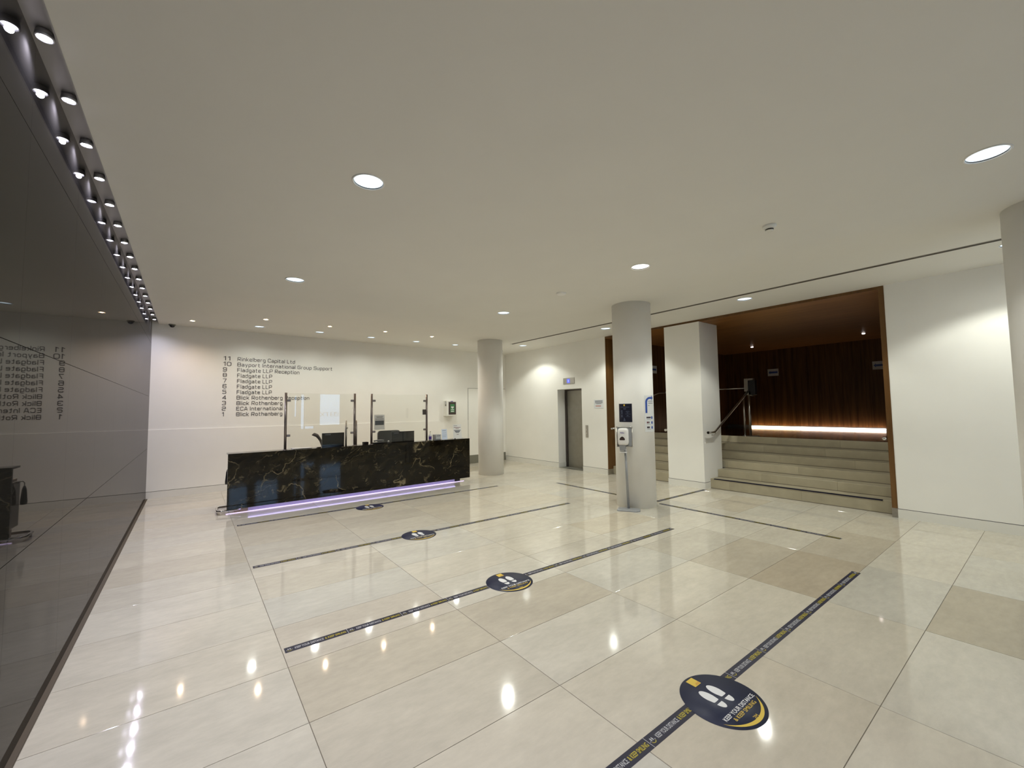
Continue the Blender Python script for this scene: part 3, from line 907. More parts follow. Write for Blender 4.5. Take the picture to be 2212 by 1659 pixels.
# small grey notice on second pane, and small box on its post
t = empty('screen_notice', DK, 'grey sheet of paper stuck inside the second glass counter screen', 'notice', rotz=RD)
bm = B(); rect(bm, 2.365, 2.575, 1.225, 1.515); xform(bm, Matrix.Translation((0, 0.0960, 0)) @ UP); mk('sheet', bm, M['papergrey'], t, fixn=False)
bm = B()
for a, b, c, d in ((2.40, 2.54, 1.475, 1.483), (2.41, 2.53, 1.458, 1.466), (2.385, 2.555, 1.425, 1.437), (2.38, 2.56, 1.315, 1.405)):
    rect(bm, a, b, c, d)
xform(bm, Matrix.Translation((0, 0.0949, 0)) @ UP)
mk('print', bm, M['ink'], t, fixn=False)
bx('door_release', (3.395, 3.470, 0.060, 0.085, 1.50, 1.61), M['darksteel'], bev=0.004, loc=DK, rotz=RD, label='small dark box fixed by the last screen post', cat='box')
# free-standing slim posts behind the first screen
t = empty('slim_post', DK, 'slim grey post with a small knob standing behind the first screen', 'post', rotz=RD)
bm = B(); cyl(bm, (1.895, 0.29, 0.948), (1.895, 0.29, 1.418), 0.017, 14); mk('tube', bm, M['steel'], t)
bm = B(); cyl(bm, (1.897, 0.272, 1.275), (1.915, 0.255, 1.275), 0.014, 12); mk('knob', bm, M['chrome'], t)
bm = B(); cyl(bm, (2.075, 0.27, 0.948), (2.075, 0.27, 1.412), 0.020, 14)
mk('slim_post', bm, M['post'], loc=DK, rotz=RD, label='plain slim brown-grey post right behind the first screen end post', cat='post')

# ---- monitors, chairs, phone behind the counter
def monitor(x0, x1, z0, z1, y, label, split=False):
    t = empty('monitor', DK, label, 'monitor', rotz=RD)
    bm = B(); box(bm, x0, x1, y, y + 0.035, z0, z1); bevel_all(bm, 0.006, 2); mk('housing', bm, M['gloss_black'], t)
    xm = (x0 + x1) / 2
    bm = B(); cyl(bm, (xm, y + 0.05, 0.742), (xm, y + 0.05, z0 + 0.12), 0.022, 14); mk('stand', bm, M['black'], t)
    bm = B(); lathe(bm, (xm, y + 0.06, 0.735), [(0.11, 0.0), (0.11, 0.006), (0.03, 0.012), (0.0, 0.012)], 24, cap0=True); mk('base', bm, M['black'], t)
    bm = B(); box(bm, x0 + 0.05, x0 + 0.15, y - 0.002, y - 0.0005, z1 - 0.040, z1 - 0.022); mk('label_plate', bm, M['ink'], t)
    return t
monitor(1.485, 1.885, 0.90, 1.190, 0.36, 'black desktop monitor behind the first glass screen')
monitor(2.835, 3.345, 0.86, 1.158, 0.36, 'wide black desktop monitor behind the second glass screen')
# chair seen edge-on
t = empty('office_chair', (2.35, 9.27, 0), 'dark office chair with curved back seen from the side behind the desk', 'chair', rotz=-0.20)
def chair_base(t, back_bm, bmat):
    mk('backrest', back_bm, bmat, t)
    bm = B(); box(bm, -0.24, 0.24, -0.24, 0.24, 0.44, 0.52); bevel_all(bm, 0.03, 3); mk('seat', bm, M['chairfab'], t)
    bm = B(); cyl(bm, (0, 0, 0.10), (0, 0, 0.44), 0.03, 14); mk('gas_column', bm, M['black'], t)
    for k in range(5):
        a = 2 * math.pi * k / 5
        bm = B(); tube(bm, [(0, 0, 0.11), (0.27 * math.cos(a), 0.27 * math.sin(a), 0.075)], 0.022, 8)
        lg = mk('leg', bm, M['black'], t)
        bm = B(); cyl(bm, (0.27 * math.cos(a) - 0.02 * math.sin(a), 0.27 * math.sin(a) + 0.02 * math.cos(a), 0.03), (0.27 * math.cos(a) + 0.02 * math.sin(a), 0.27 * math.sin(a) - 0.02 * math.cos(a), 0.03), 0.029, 14)
        mk('caster', bm, M['black'], lg)
def side_back():
    bm = B()
    prof = [(0.10, 0.50), (0.14, 0.64), (0.12, 0.82), (0.06, 1.00), (-0.01, 1.12), (-0.09, 1.15)]
    L_ = []; R_ = []
    for (x, z) in prof:
        L_.append((x - 0.225, z)); R_.append((x - 0.29 + 0.09 * 0, z))
    n = len(prof)
    V = []
    for s in (-0.22, 0.22):
        a = [bm.verts.new((x - 0.30, s * (0.85 if i == n - 1 else 1), z - (0.0 if i < n - 2 else 0.035))) for i, (x, z) in enumerate(prof)]
        b = [bm.verts.new((x - 0.245, s * (0.85 if i == n - 1 else 1), z + (0.0 if i < n - 2 else 0.01))) for i, (x, z) in enumerate(prof)]
        V.append((a, b))
    (a0, b0), (a1, b1) = V
    for i in range(n - 1):
        bm.faces.new((a0[i], a0[i + 1], a1[i + 1], a1[i])); bm.faces.new((b0[i], b1[i], b1[i + 1], b0[i + 1]))
        bm.faces.new((a0[i], b0[i], b0[i + 1], a0[i + 1])); bm.faces.new((a1[i], a1[i + 1], b1[i + 1], b1[i]))
    bm.faces.new((a0[0], a1[0], b1[0], b0[0])); bm.faces.new((a0[-1], b0[-1], b1[-1], a1[-1]))
    bmesh.ops.recalc_face_normals(bm, faces=bm.faces[:])
    bmesh.ops.subdivide_edges(bm, edges=bm.edges[:], cuts=1, use_grid_fill=True)
    for _ in range(2):
        bmesh.ops.smooth_vert(bm, verts=bm.verts[:], factor=0.3, use_axis_x=True, use_axis_y=True, use_axis_z=True)
    for f in bm.faces:
        f.smooth = True
    return bm
chair_base(t, side_back(), M['chairdark'])
t = empty('office_chair', (3.58, 9.02, 0), 'office chair with a broad rounded dark back beside the wide monitor', 'chair', rotz=RD + math.pi)
bm = B(); box(bm, -0.26, 0.26, -0.27, -0.21, 0.56, 1.148)
bmesh.ops.bevel(bm, geom=[e for e in bm.edges if abs(e.verts[0].co.y - e.verts[1].co.y) > 0.01], offset=0.07, segments=6, affect='EDGES', profile=0.5)
chair_base(t, bm, M['chairfab'])
# phone with handset, tray and small bits by the third post
t = empty('desk_phone', DK, 'dark desk phone with handset lying on the counter by the second screen', 'telephone', rotz=RD)
bm = B(); box(bm, 2.38, 2.62, 0.17, 0.27, 0.951, 0.975); bevel_all(bm, 0.006, 2); mk('base', bm, M['black'], t)
bm = B(); tube(bm, [(2.40, 0.20, 1.0), (2.44, 0.20, 1.008), (2.55, 0.20, 1.008), (2.60, 0.20, 1.0)], 0.015, 10); mk('handset', bm, M['grey'], t)
bx('card_box', (2.195, 2.285, 0.17, 0.26, 0.950, 0.995), M['chairdark'], bev=0.004, loc=DK, rotz=RD, label='small dark brown box on the counter before the second screen post', cat='box')
bm = B(); lathe(bm, (2.71, 0.22, 0.950), [(0.0, 0.0), (0.018, 0.0), (0.022, 0.030), (0.010, 0.046), (0.0, 0.048)], 16)
mk('bell', bm, M['white'], loc=DK, rotz=RD, label='tiny pale knob on the counter beside the wide monitor', cat='bell')
bx('paper_stack', (0.95, 1.25, 0.12, 0.30, 0.950, 0.958), M['paper'], loc=DK, rotz=RD, label='low stack of white paper on the counter under the first screen', cat='paper')
# sanitiser bottle
t = empty('sanitiser_bottle', DK, 'clear pump bottle with a blue label on the desk counter', 'bottle', rotz=RD)
bm = B(); lathe(bm, (3.605, 0.14, 0.950), [(0.0, 0.0), (0.030, 0.0), (0.032, 0.01), (0.032, 0.105), (0.022, 0.122), (0.011, 0.128), (0.011, 0.14)], 20, cap1=True); mk('body', bm, M['bottle'], t)
bm = B(); lathe(bm, (3.605, 0.14, 0.950), [(0.0327, 0.022), (0.0327, 0.085)], 20); mk('label', bm, M['purple'], t)
bm = B(); cyl(bm, (3.605, 0.14, 1.088), (3.605, 0.14, 1.135), 0.007, 10); box(bm, 3.60, 3.61, 0.105, 0.145, 1.130, 1.142); mk('pump', bm, M['whitemat'], t)
# tissue box
t = empty('tissue_box', DK, 'grey cube box with print beside the pump bottle', 'box', rotz=RD)
bm = B(); box(bm, 3.712, 3.862, 0.13, 0.23, 0.950, 1.065); bevel_all(bm, 0.003, 1); mk('carton', bm, M['grey'], t)
bm = B(); rect(bm, 3.735, 3.855, 0.965, 1.055); xform(bm, Matrix.Translation((0, 0.1285, 0)) @ UP); mk('label', bm, M['papergrey'], t, fixn=False)
bm = B(); rect(bm, 3.75, 3.84, 1.03, 1.045); xform(bm, Matrix.Translation((0, 0.1278, 0)) @ UP); mk('print', bm, M['ink'], t, fixn=False)
bm = B(); lathe(bm, (3.785, 0.18, 1.065), [(0.010, 0.0), (0.006, 0.022), (0.0, 0.026)], 10); mk('tissue', bm, M['whitemat'], t)
# leaflet holder + sign holder
def holder(name, x0, x1, z1, y, paperm, label, lines):
    t = empty(name, DK, label, 'notice', rotz=RD)
    tilt = 0.03
    bm = B()
    bm.faces.new([bm.verts.new(p) for p in ((x0, y, 0.951), (x1, y, 0.951), (x1, y + tilt, z1), (x0, y + tilt, z1))])
    mk('sheet', bm, paperm, t)
    bm = B(); box(bm, x0 - 0.004, x1 + 0.004, y - 0.012, y + 0.07, 0.9495, 0.954); mk('foot', bm, M['white'], t)
    bm = B()
    for (a, b, c, d, mi) in lines:
        za = 0.951 + (z1 - 0.951) * c; zb = 0.951 + (z1 - 0.951) * d
        xa = x0 + (x1 - x0) * a; xb = x0 + (x1 - x0) * b
        ya = y + tilt * c - 0.0012; yb = y + tilt * d - 0.0012
        f = bm.faces.new([bm.verts.new(p) for p in ((xa, ya, za), (xb, ya, za), (xb, yb, zb), (xa, yb, zb))]); f.material_index = mi
    mk('print', bm, [M['ink'], M['inkmaroon']], t, fixn=False)
holder('leaflet_holder', 3.895, 4.03, 1.172, 0.14, M['paperblue'], 'pale blue leaflet in a small upright holder on the counter', [(0.15, 0.8, 0.83, 0.86, 0), (0.15, 0.85, 0.62, 0.64, 0), (0.15, 0.85, 0.42, 0.44, 0), (0.1, 0.8, 0.24, 0.26, 0)])
holder('sign_holder', 4.185, 4.405, 1.268, 0.14, M['papergrey'], 'tall grey notice in a stand at the far end of the counter', [(0.1, 0.5, 0.88, 0.91, 0), (0.1, 0.9, 0.76, 0.79, 1), (0.3, 0.7, 0.68, 0.71, 1), (0.1, 0.9, 0.55, 0.60, 0), (0.2, 0.8, 0.46, 0.54, 0), (0.3, 0.7, 0.40, 0.45, 0), (0.4, 0.65, 0.28, 0.31, 1)])
bm = B(); lathe(bm, (4.175, 0.06, 0.950), [(0.0, 0.0), (0.012, 0.0), (0.012, 0.016), (0.0, 0.02)], 12)
mk('pen_base', bm, M['black'], loc=DK, rotz=RD, label='tiny black stub on the counter edge before the tall grey notice', cat='pen holder')

# ================================================================== BACK WALL: directory, cabinet
GL = {}
def _glyphs():
    w, b, T, X, v = 0.66, 0.065, 0.935, 0.655, 0.54
    r = 0.22
    G = {}
    def g(ch, width, *strokes):
        G[ch] = (width, strokes)
    # stroke: (points, closed, radius)
    rc = [(0, b), (w, b), (w, T), (0, T)]
    g('0', w, (rc, True, r))
    g('1', 0.36, ([(0.0, 0.74), (0.30, T - 0.0), (0.30, 0)], False, 0.0))
    g('2', w, ([(0, 0.74), (0, T), (w, T), (w, 0.50), (0, 0.50), (0, b), (w, b)], False, 0.15))
    g('3', w, ([(0, 0.76), (0, T), (w, T), (w, b), (0, b), (0, 0.24)], False, r), ([(0.2, 0.5), (w, 0.5)], False, 0))
    g('4', 0.74, ([(0.54, 0), (0.54, T), (0.0, 0.30), (0.74, 0.30)], False, 0.02))
    g('5', w, ([(w, T), (0, T), (0, 0.56), (w, 0.56), (w, b), (0, b), (0, 0.22)], False, 0.16))
    g('6', w, ([(w, 0.78), (w, T), (0, T), (0, b), (w, b), (w, 0.55), (0, 0.55)], False, 0.18))
    g('7', w, ([(0, T), (w, T), (0.24, 0)], False, 0.03))
    g('8', w, (rc, True, r), ([(0, 0.51), (w, 0.51)], False, 0))
    g('9', w, ([(0, 0.22), (0, b), (w, b), (w, T), (0, T), (0, 0.45), (w, 0.45)], False, 0.18))
    W_ = 0.70
    g('R', W_, ([(0, 0), (0, T), (W_, T), (W_, 0.43), (0, 0.43)], False, 0.14), ([(0.36, 0.43), (W_, 0.0)], False, 0))
    g('B', W_, ([(0, b), (W_, b), (W_, T), (0, T)], True, 0.12), ([(0, 0.51), (W_, 0.51)], False, 0))
    g('F', 0.62, ([(0, 0), (0, T), (0.62, T)], False, 0.02), ([(0, 0.50), (0.56, 0.50)], False, 0))
    g('L', 0.56, ([(0, 1), (0, b), (0.56, b)], False, 0.02))
    g('P', W_, ([(0, 0), (0, T), (W_, T), (W_, 0.42), (0, 0.42)], False, 0.14))
    g('C', W_, ([(W_, 0.72), (W_, T), (0, T), (0, b), (W_, b), (W_, 0.28)], False, r))
    g('G', W_, ([(W_, 0.74), (W_, T), (0, T), (0, b), (W_, b), (W_, 0.48), (0.38, 0.48)], False, 0.2))
    g('S', W_, ([(W_, 0.76), (W_, T), (0, T), (0, 0.52), (W_, 0.52), (W_, b), (0, b), (0, 0.24)], False, 0.17))
    g('E', 0.64, ([(0.64, T), (0, T), (0, b), (0.64, b)], False, 0.02), ([(0, 0.50), (0.58, 0.50)], False, 0))
    g('A', 0.78, ([(0, 0), (0.30, T), (0.48, T), (0.78, 0)], False, 0.04), ([(0.13, 0.30), (0.65, 0.30)], False, 0))
    g('I', 0.0, ([(0, 0), (0, 1)], False, 0))
    g('a', v, ([(0.02, X), (v, X), (v, 0)], False, 0.18), ([(v, 0.385), (0, 0.385), (0, b), (v, b)], False, 0.13))
    g('b', v, ([(0, 1), (0, b), (v, b), (v, X), (0, X)], False, 0.17))
    g('c', v, ([(v, 0.5), (v, X), (0, X), (0, b), (v, b), (v, 0.22)], False, 0.18))
    g('d', v, ([(v, 1), (v, b), (0, b), (0, X), (v, X)], False, 0.17))
    g('e', v, ([(v, 0.20), (v, b), (0, b), (0, X), (v, X), (v, 0.37), (0, 0.37)], False, 0.16))
    g('g', v, ([(v, b), (0, b), (0, X), (v, X), (v, -0.23), (0, -0.23)], False, 0.17))
    g('h', v, ([(0, 0), (0, 1)], False, 0), ([(0, X), (v, X), (v, 0)], False, 0.18))
    g('i', 0.0, ([(0, 0), (0, 0.72)], False, 0), ([(0, 0.87), (0, 1)], False, 0))
    g('k', v, ([(0, 0), (0, 1)], False, 0), ([(0, 0.37), (0.2, 0.37), (v, 0.72)], False, 0.03), ([(0.2, 0.37), (v, 0.0)], False, 0))
    g('l', 0.0, ([(0, 0), (0, 1)], False, 0))
    g('n', v, ([(0, 0), (0, X), (v, X), (v, 0)], False, 0.18))
    g('o', v, ([(0, b), (v, b), (v, X), (0, X)], True, 0.2))
    g('p', v, ([(0, -0.28), (0, X), (v, X), (v, b), (0, b)], False, 0.17))
    g('r', 0.36, ([(0, 0), (0, X), (0.36, X)], False, 0.15))
    g('t', 0.42, ([(0.12, 0.95), (0.12, b), (0.42, b)], False, 0.15), ([(0, X), (0.40, X)], False, 0))
    g('u', v, ([(0, 0.72), (0, b), (v, b), (v, 0.72)], False, 0.18))
    g('y', v, ([(0, 0.72), (0.28, 0.05)], False, 0), ([(v, 0.72), (0.17, -0.28)], False, 0))
    return G
GL = _glyphs()

def fillet(pts, closed, r):
    P = [Vector((x, y)) for x, y in pts]
    n = len(P)
    if r <= 0:
        return P
    out = []
    for i in range(n):
        if not closed and i in (0, n - 1):
            out.append(P[i]); continue
        p, a, c = P[i], P[i - 1], P[(i + 1) % n]
        da, dc = (a - p), (c - p)
        rr = min(r, da.length * 0.49, dc.length * 0.49)
        A_ = p + da.normalized() * rr; C_ = p + dc.normalized() * rr
        for k in range(5):
            t = k / 4
            out.append(A_ * (1 - t) ** 2 + p * 2 * t * (1 - t) + C_ * t * t)
    return out

def ribbon(bm, P, closed, hw, z0, z1, sx, sy, ox, oy):
    n = len(P)
    Lf, Rt = [], []
    for i in range(n):
        if closed:
            d1 = (P[i] - P[i - 1]).normalized(); d2 = (P[(i + 1) % n] - P[i]).normalized()
        else:
            d1 = (P[i] - P[i - 1]).normalized() if i else (P[1] - P[0]).normalized()
            d2 = (P[i + 1] - P[i]).normalized() if i < n - 1 else d1
        t = d1 + d2
        t = t.normalized() if t.length > 1e-6 else d1
        nn = Vector((-t.y, t.x))
        k = hw / max(0.45, nn.dot(Vector((-d2.y, d2.x))))
        Lf.append(P[i] + nn * k); Rt.append(P[i] - nn * k)
    def V(p, z):
        return bm.verts.new((ox + p.x * sx, oy + p.y * sy, z))
    l1 = [V(p, z1) for p in Lf]; r1 = [V(p, z1) for p in Rt]
    l0 = [V(p, z0) for p in Lf]; r0 = [V(p, z0) for p in Rt]
    m = n if closed else n - 1
    for i in range(m):
        j = (i + 1) % n
        bm.faces.new((r1[i], r1[j], l1[j], l1[i]))
        bm.faces.new((l1[i], l1[j], l0[j], l0[i]))
        bm.faces.new((r0[i], r0[j], r1[j], r1[i]))
    if not closed:
        bm.faces.new((l1[0], l0[0], r0[0], r1[0])); bm.faces.new((r1[-1], r0[-1], l0[-1], l1[-1]))

def wide_text(bm, s, x, y, h, width=None):
    hw = 0.056
    adv = 0.30
    tot = 0
    for ch in s:
        tot += 0.42 if ch == ' ' else GL[ch][0] + adv
    tot -= adv - 2 * hw
    sx = h if width is None else width / tot
    cx = hw
    for ch in s:
        if ch == ' ':
            cx += 0.42; continue
        wd, strokes = GL[ch]
        for pts, closed, r in strokes:
            ribbon(bm, fillet(pts, closed, r), closed, hw, 0.0, 0.004, sx, h, x + cx * sx, y)
        cx += wd + adv

dirt = empty('tenant_directory', BACK, 'dark lettered list of floors and tenants on the white back wall', 'directory', rotz=RB)
ROWS = [('11', 'Rinkelberg Capital Ltd', 1.10), ('10', 'Bayport International Group Support', 1.915), ('9', 'Fladgate LLP Reception', 1.195), ('8', 'Fladgate LLP', 0.648),
        ('7', 'Fladgate LLP', 0.648), ('6', 'Fladgate LLP', 0.648), ('5', 'Fladgate LLP', 0.648), ('4', 'Blick Rothenberg Reception', 1.412), ('3', 'Blick Rothenberg', 0.862),
        ('2', 'ECA International', 0.868), ('1', 'Blick Rothenberg', 0.862)]
for k, (num, nm, wd) in enumerate(ROWS):
    z = 2.684 - 0.1164 * k
    for nme, s, x, h, w_ in (('floor_number', num, 1.138, 0.086, 0.128 if num == '11' else (0.142 if num == '10' else None)), ('tenant_name', nm, 1.388, 0.081, wd)):
        bm = B()
        wide_text(bm, s, 0, 0, h, w_)
        xform(bm, Matrix.Translation((x, -0.0005, z)) @ UP)
        mk(nme, bm, M['letter'], dirt, kind='stuff' if nme == 'tenant_name' else None)

# defibrillator cabinet
t = empty('defibrillator_cabinet', BACK, 'white defibrillator cabinet with a dark window on the back wall', 'cabinet', rotz=RB)
bm = B(); box(bm, 6.345, 6.665, -0.175, 0.0, 1.42, 1.855); bevel_all(bm, 0.008, 2); mk('body', bm, M['whitemat'], t)
bm = B(); box(bm, 6.405, 6.645, -0.181, -0.172, 1.458, 1.815); bevel_all(bm, 0.003, 1); mk('window', bm, M['smoked'], t)
bm = B(); box(bm, 6.455, 6.595, -0.1835, -0.1812, 1.52, 1.755); mk('sign', bm, M['green'], t)
bm = B()
pts = []
for i in range(24):     # white heart-shaped device picture
    a = 2 * math.pi * i / 24
    pts.append((6.525 + 0.046 * math.sin(a) ** 3, 1.66 + 0.042 * (13 * math.cos(a) - 5 * math.cos(2 * a) - 2 * math.cos(3 * a) - math.cos(4 * a)) / 16))
flat(bm, pts)
rect(bm, 6.475, 6.575, 1.585, 1.605); rect(bm, 6.475, 6.575, 1.535, 1.56)
xform(bm, Matrix.Translation((0, -0.1842, 0)) @ UP); mk('pictogram', bm, M['printwhite'], t, fixn=False)
bm = B(); rect(bm, 6.47, 6.55, 1.822, 1.843); xform(bm, Matrix.Translation((0, -0.1762, 0)) @ UP); mk('badge', bm, M['purple'], t, fixn=False)
bm = B(); box(bm, 6.3435, 6.3455, -0.150, -0.080, 1.70, 1.83); mk('side_label', bm, M['kick'], t)
bm = B(); box(bm, 6.3425, 6.3445, -0.140, -0.090, 1.745, 1.82); mk('side_print', bm, M['papergrey'], t)
bm = B(); box(bm, 6.42, 6.60, -0.05, -0.001, 1.395, 1.42); mk('bracket', bm, M['whitemat'], t)

# ================================================================== LIFT
dl = empty('door_1', (XR, 7.907, 0), 'steel lift door set deep in the white side wall', None, kind='structure')
bm = B(); box(bm, 0.29, 0.32, -0.445, 0.40, 0.0, 2.106); mk('door_leaf', bm, M['door_steel'], dl)
bm = B(); box(bm, 0.27, 0.35, 0.375, 0.445, 0.0, 2.106); box(bm, 0.27, 0.35, -0.445, 0.375, 2.07, 2.106); mk('door_frame', bm, M['darksteel'], dl)
bm = B(); box(bm, 0.0, 0.29, -0.445, 0.445, 0.0, 0.003); mk('sill', bm, M['kick'], dl)
bm = B(); box(bm, 0.02, 0.06, -0.20, 0.15, 0.003, 0.005); mk('sill_groove', bm, M['black'], dl)
bm = B(); box(bm, 0.33, 0.43, -0.445, 0.445, 0.0, 2.106); mk('shaft', bm, M['gap'], dl)
t = empty('lift_indicator', (XR, 7.908, 2.318), 'steel floor indicator with a blue digit above the lift', 'display')
bm = B(); box(bm, -0.012, 0.0, -0.205, 0.205, -0.082, 0.082); bevel_all(bm, 0.003, 1); mk('plate', bm, M['steel'], t)
bm = B(); box(bm, -0.0145, -0.0115, -0.045, 0.060, -0.055, 0.055); mk('display', bm, M['screenblue'], t)
bm = B(); rect(bm, -0.014, 0.0, -0.03, 0.03); rect(bm, 0.003, 0.012, -0.03, 0.03); xform(bm, Matrix.Translation((-0.0155, 0.005, 0)) @ UPX); mk('digit', bm, M['screenpale'], t, fixn=False)
t = empty('lift_call_plate', (XR, 7.305, 1.01), 'narrow steel call button plate between the lift and the stair opening', 'button panel')
bm = B(); box(bm, -0.010, 0.0, -0.042, 0.042, -0.155, 0.155); bevel_all(bm, 0.003, 1); mk('plate', bm, M['steel'], t)
for z in (0.04, -0.045):
    bm = B(); cyl(bm, (-0.010, 0, z), (-0.015, 0, z), 0.017, 16); mk('button', bm, M['chrome'], t)
t = empty('wall_notice', (XR, 6.895, 1.69), 'small white notice with a red line beside the lift', 'notice')
bm = B(); box(bm, -0.004, 0.0, -0.150, 0.158, -0.105, 0.105); mk('sheet', bm, M['paper'], t)
bm = B()
for a, b, c, d, mi in ((-0.12, 0.12, 0.070, 0.085, 0), (-0.12, 0.12, 0.045, 0.06, 0), (-0.12, 0.12, 0.02, 0.035, 0), (-0.08, 0.08, -0.002, 0.010, 0), (-0.10, 0.07, -0.055, -0.040, 1)):
    rect(bm, a, b, c, d, 0, mi)
xform(bm, Matrix.Translation((-0.005, 0, 0)) @ UPX); mk('print', bm, [M['ink'], M['inkred']], t, fixn=False)

# ================================================================== COLUMN POSTERS + SANITISER STAND
def on_col(a_deg, z, r):
    a = math.radians(a_deg)
    return (COLN[0] + r * math.cos(a), COLN[1] + r * math.sin(a), z)
def col_patch(bm, a0, a1, z0, z1, r, seg=10, mi=0, thick=0.0008):
    """a0 = picture-left angle, a1 = picture-right angle (increasing)"""
    A, Bv = [], []
    for i in range(seg + 1):
        a = a0 + (a1 - a0) * i / seg
        A.append(bm.verts.new(on_col(a, z0, r))); Bv.append(bm.verts.new(on_col(a, z1, r)))
    for i in range(seg):
        f = bm.faces.new((A[i], A[i + 1], Bv[i + 1], Bv[i])); f.material_index = mi; f.smooth = True
def col_poly(bm, pts, a0, scale, r, mi=0):
    """polygon given in metres along arc (x) and z"""
    f = bm.faces.new([bm.verts.new(on_col(a0 + math.degrees(x / RC), z, r)) for x, z in pts]); f.material_index = mi
# dark poster
t = empty('dark_poster', on_col(190, 1.363, RC), 'navy poster with a yellow mark on the near column above the dispenser', 'poster')
tw = t.location.copy()
def local(bm, t_):
    xform(bm, Matrix.Translation(-t_.location))
bm = B(); col_patch(bm, 169.5, 211.5, 1.363, 1.658, RC + 0.0015); local(bm, t); mk('sheet', bm, M['navyposter'], t, fixn=False)
bm = B()
R2 = RC + 0.0026
for a, b, c, d in ((176, 204, 1.600, 1.608), (186, 194, 1.568, 1.582), (177, 183, 1.53, 1.55), (178, 183, 1.50, 1.52), (175, 184, 1.482, 1.486), (177, 183, 1.45, 1.47), (175, 185, 1.438, 1.442),
                   (194, 203, 1.535, 1.54), (193, 207, 1.525, 1.529), (196, 201, 1.505, 1.515), (191, 208, 1.490, 1.495), (196, 201, 1.462, 1.475), (193, 206, 1.448, 1.453)):
    col_patch(bm, a, b, c, d, R2, 3)
col_poly(bm, [(0.085, 1.382), (0.125, 1.382), (0.118, 1.405), (0.107, 1.432), (0.100, 1.432), (0.092, 1.405)], 169.5, 1, R2)
local(bm, t); mk('print', bm, M['posterink'], t, fixn=False)
bm = B(); col_patch(bm, 186.5, 191, 1.622, 1.646, R2, 3); local(bm, t); mk('mark', bm, M['yellow'], t, fixn=False)
# guidance poster with blue arrow
t = empty('guidance_poster', on_col(250, 1.22, RC), 'white guidance poster with a bent blue arrow on the near column', 'poster')
PA = 248.0
def pang(x):
    return PA + math.degrees(x / RC)
bm = B(); col_patch(bm, PA, pang(0.30), 1.205, 1.785, RC + 0.0015, 14); local(bm, t); mk('sheet', bm, M['paper'], t, fixn=False)
R2 = RC + 0.0028
bm = B()
col_patch(bm, pang(0.015), pang(0.052), 1.505, 1.68, R2, 3)
cx_, cz_ = 0.112, 1.68
for i in range(8):
    a0, a1 = math.pi - i * math.pi / 16, math.pi - (i + 1) * math.pi / 16
    q = [(cx_ + ro * math.cos(a), cz_ + ro * 0.85 * math.sin(a)) for a, ro in ((a0, 0.06), (a0, 0.097), (a1, 0.097), (a1, 0.06))]
    col_poly(bm, q, PA, 1, R2)
col_patch(bm, pang(0.112), pang(0.16), 1.731, 1.7625, R2, 3)
col_poly(bm, [(0.16, 1.700), (0.21, 1.747), (0.16, 1.794)], PA, 1, R2)
for z in (1.43, 1.35, 1.272):
    col_poly(bm, [(0.158 + 0.024 * math.cos(2 * math.pi * i / 16), z + 0.024 * math.sin(2 * math.pi * i / 16)) for i in range(16)], PA, 1, R2)
local(bm, t); mk('arrow', bm, M['blue'], t, fixn=False)
bm = B()
for a, b, c, d, mi in ((0.065, 0.2, 1.69, 1.698, 0), (0.075, 0.2, 1.658, 1.668, 0), (0.07, 0.10, 1.62, 1.628, 0), (0.03, 0.125, 1.420, 1.445, 1), (0.035, 0.12, 1.40, 1.404, 0), (0.035, 0.065, 1.340, 1.368, 2), (0.07, 0.09, 1.340, 1.368, 1),
                       (0.035, 0.12, 1.322, 1.326, 0), (0.035, 0.095, 1.262, 1.290, 1), (0.04, 0.125, 1.243, 1.247, 0)):
    col_patch(bm, pang(a), pang(b), c, d, R2, 3, mi)
local(bm, t); mk('print', bm, [M['ink'], M['inkdark'], M['inkmaroon']], t, fixn=False)

# sanitiser stand
def rounded_loft(bm, x0, x1, y0, y1, levels, rf=0.04, rb=0.006):
    """levels of (z, inset); front (low y) corners rounded by rf, back by rb"""
    rings = []
    for z, ins in levels:
        a, b, c, d = x0 + ins, x1 - ins, y0 + ins, y1
        ring = []
        for (cx, cy, r, t0) in ((b - rf, c + rf, rf, -90), (b - rb, d - rb, rb, 0), (a + rb, d - rb, rb, 90), (a + rf, c + rf, rf, 180)):
            for k in range(7):
                t = math.radians(t0 + 15 * k)
                ring.append(bm.verts.new((cx + r * math.cos(t), cy + r * math.sin(t), z)))
        rings.append(ring)
    for A, Bq in zip(rings, rings[1:]):
        n_ = len(A)
        for k in range(n_):
            f = bm.faces.new((A[k], A[(k + 1) % n_], Bq[(k + 1) % n_], Bq[k])); f.smooth = True
    bm.faces.new(rings[0][::-1]); bm.faces.new(rings[-1])
sx, sy = 5.482, 4.158
face = math.radians(211)
t = empty('sanitiser_stand', (sx, sy, 0), 'grey floor stand holding a white hand sanitiser dispenser before the near column', 'sanitiser stand', rotz=face + math.pi / 2)
# local: -y is the front, x to the picture right
bm = B(); prism(bm, [(-0.205, -0.085), (-0.19, -0.115), (0.09, -0.115), (0.14, -0.06), (0.135, 0.06), (0.105, 0.085), (-0.185, 0.085), (-0.205, 0.06)], 0.0, 0.022)
bmesh.ops.bevel(bm, geom=[e for e in bm.edges if all(v.co.z > 0.02 for v in e.verts)], offset=0.010, segments=2, affect='EDGES', profile=0.5)
mk('base_plate', bm, M['greymetal'], t)
bm = B(); tube(bm, [(-0.040, 0.03, 0.02), (-0.068, 0.03, 1.0)], 0.019, 16); mk('pole', bm, M['greymetal'], t)
PX0, PX1, PZ0, PZ1 = -0.186, 0.046, 0.982, 1.287
bm = B(); box(bm, PX0, PX1, 0.015, 0.022, PZ0, PZ1); bevel_all(bm, 0.002, 1); bp_ = mk('back_plate', bm, M['grey'], t)
bm = B()
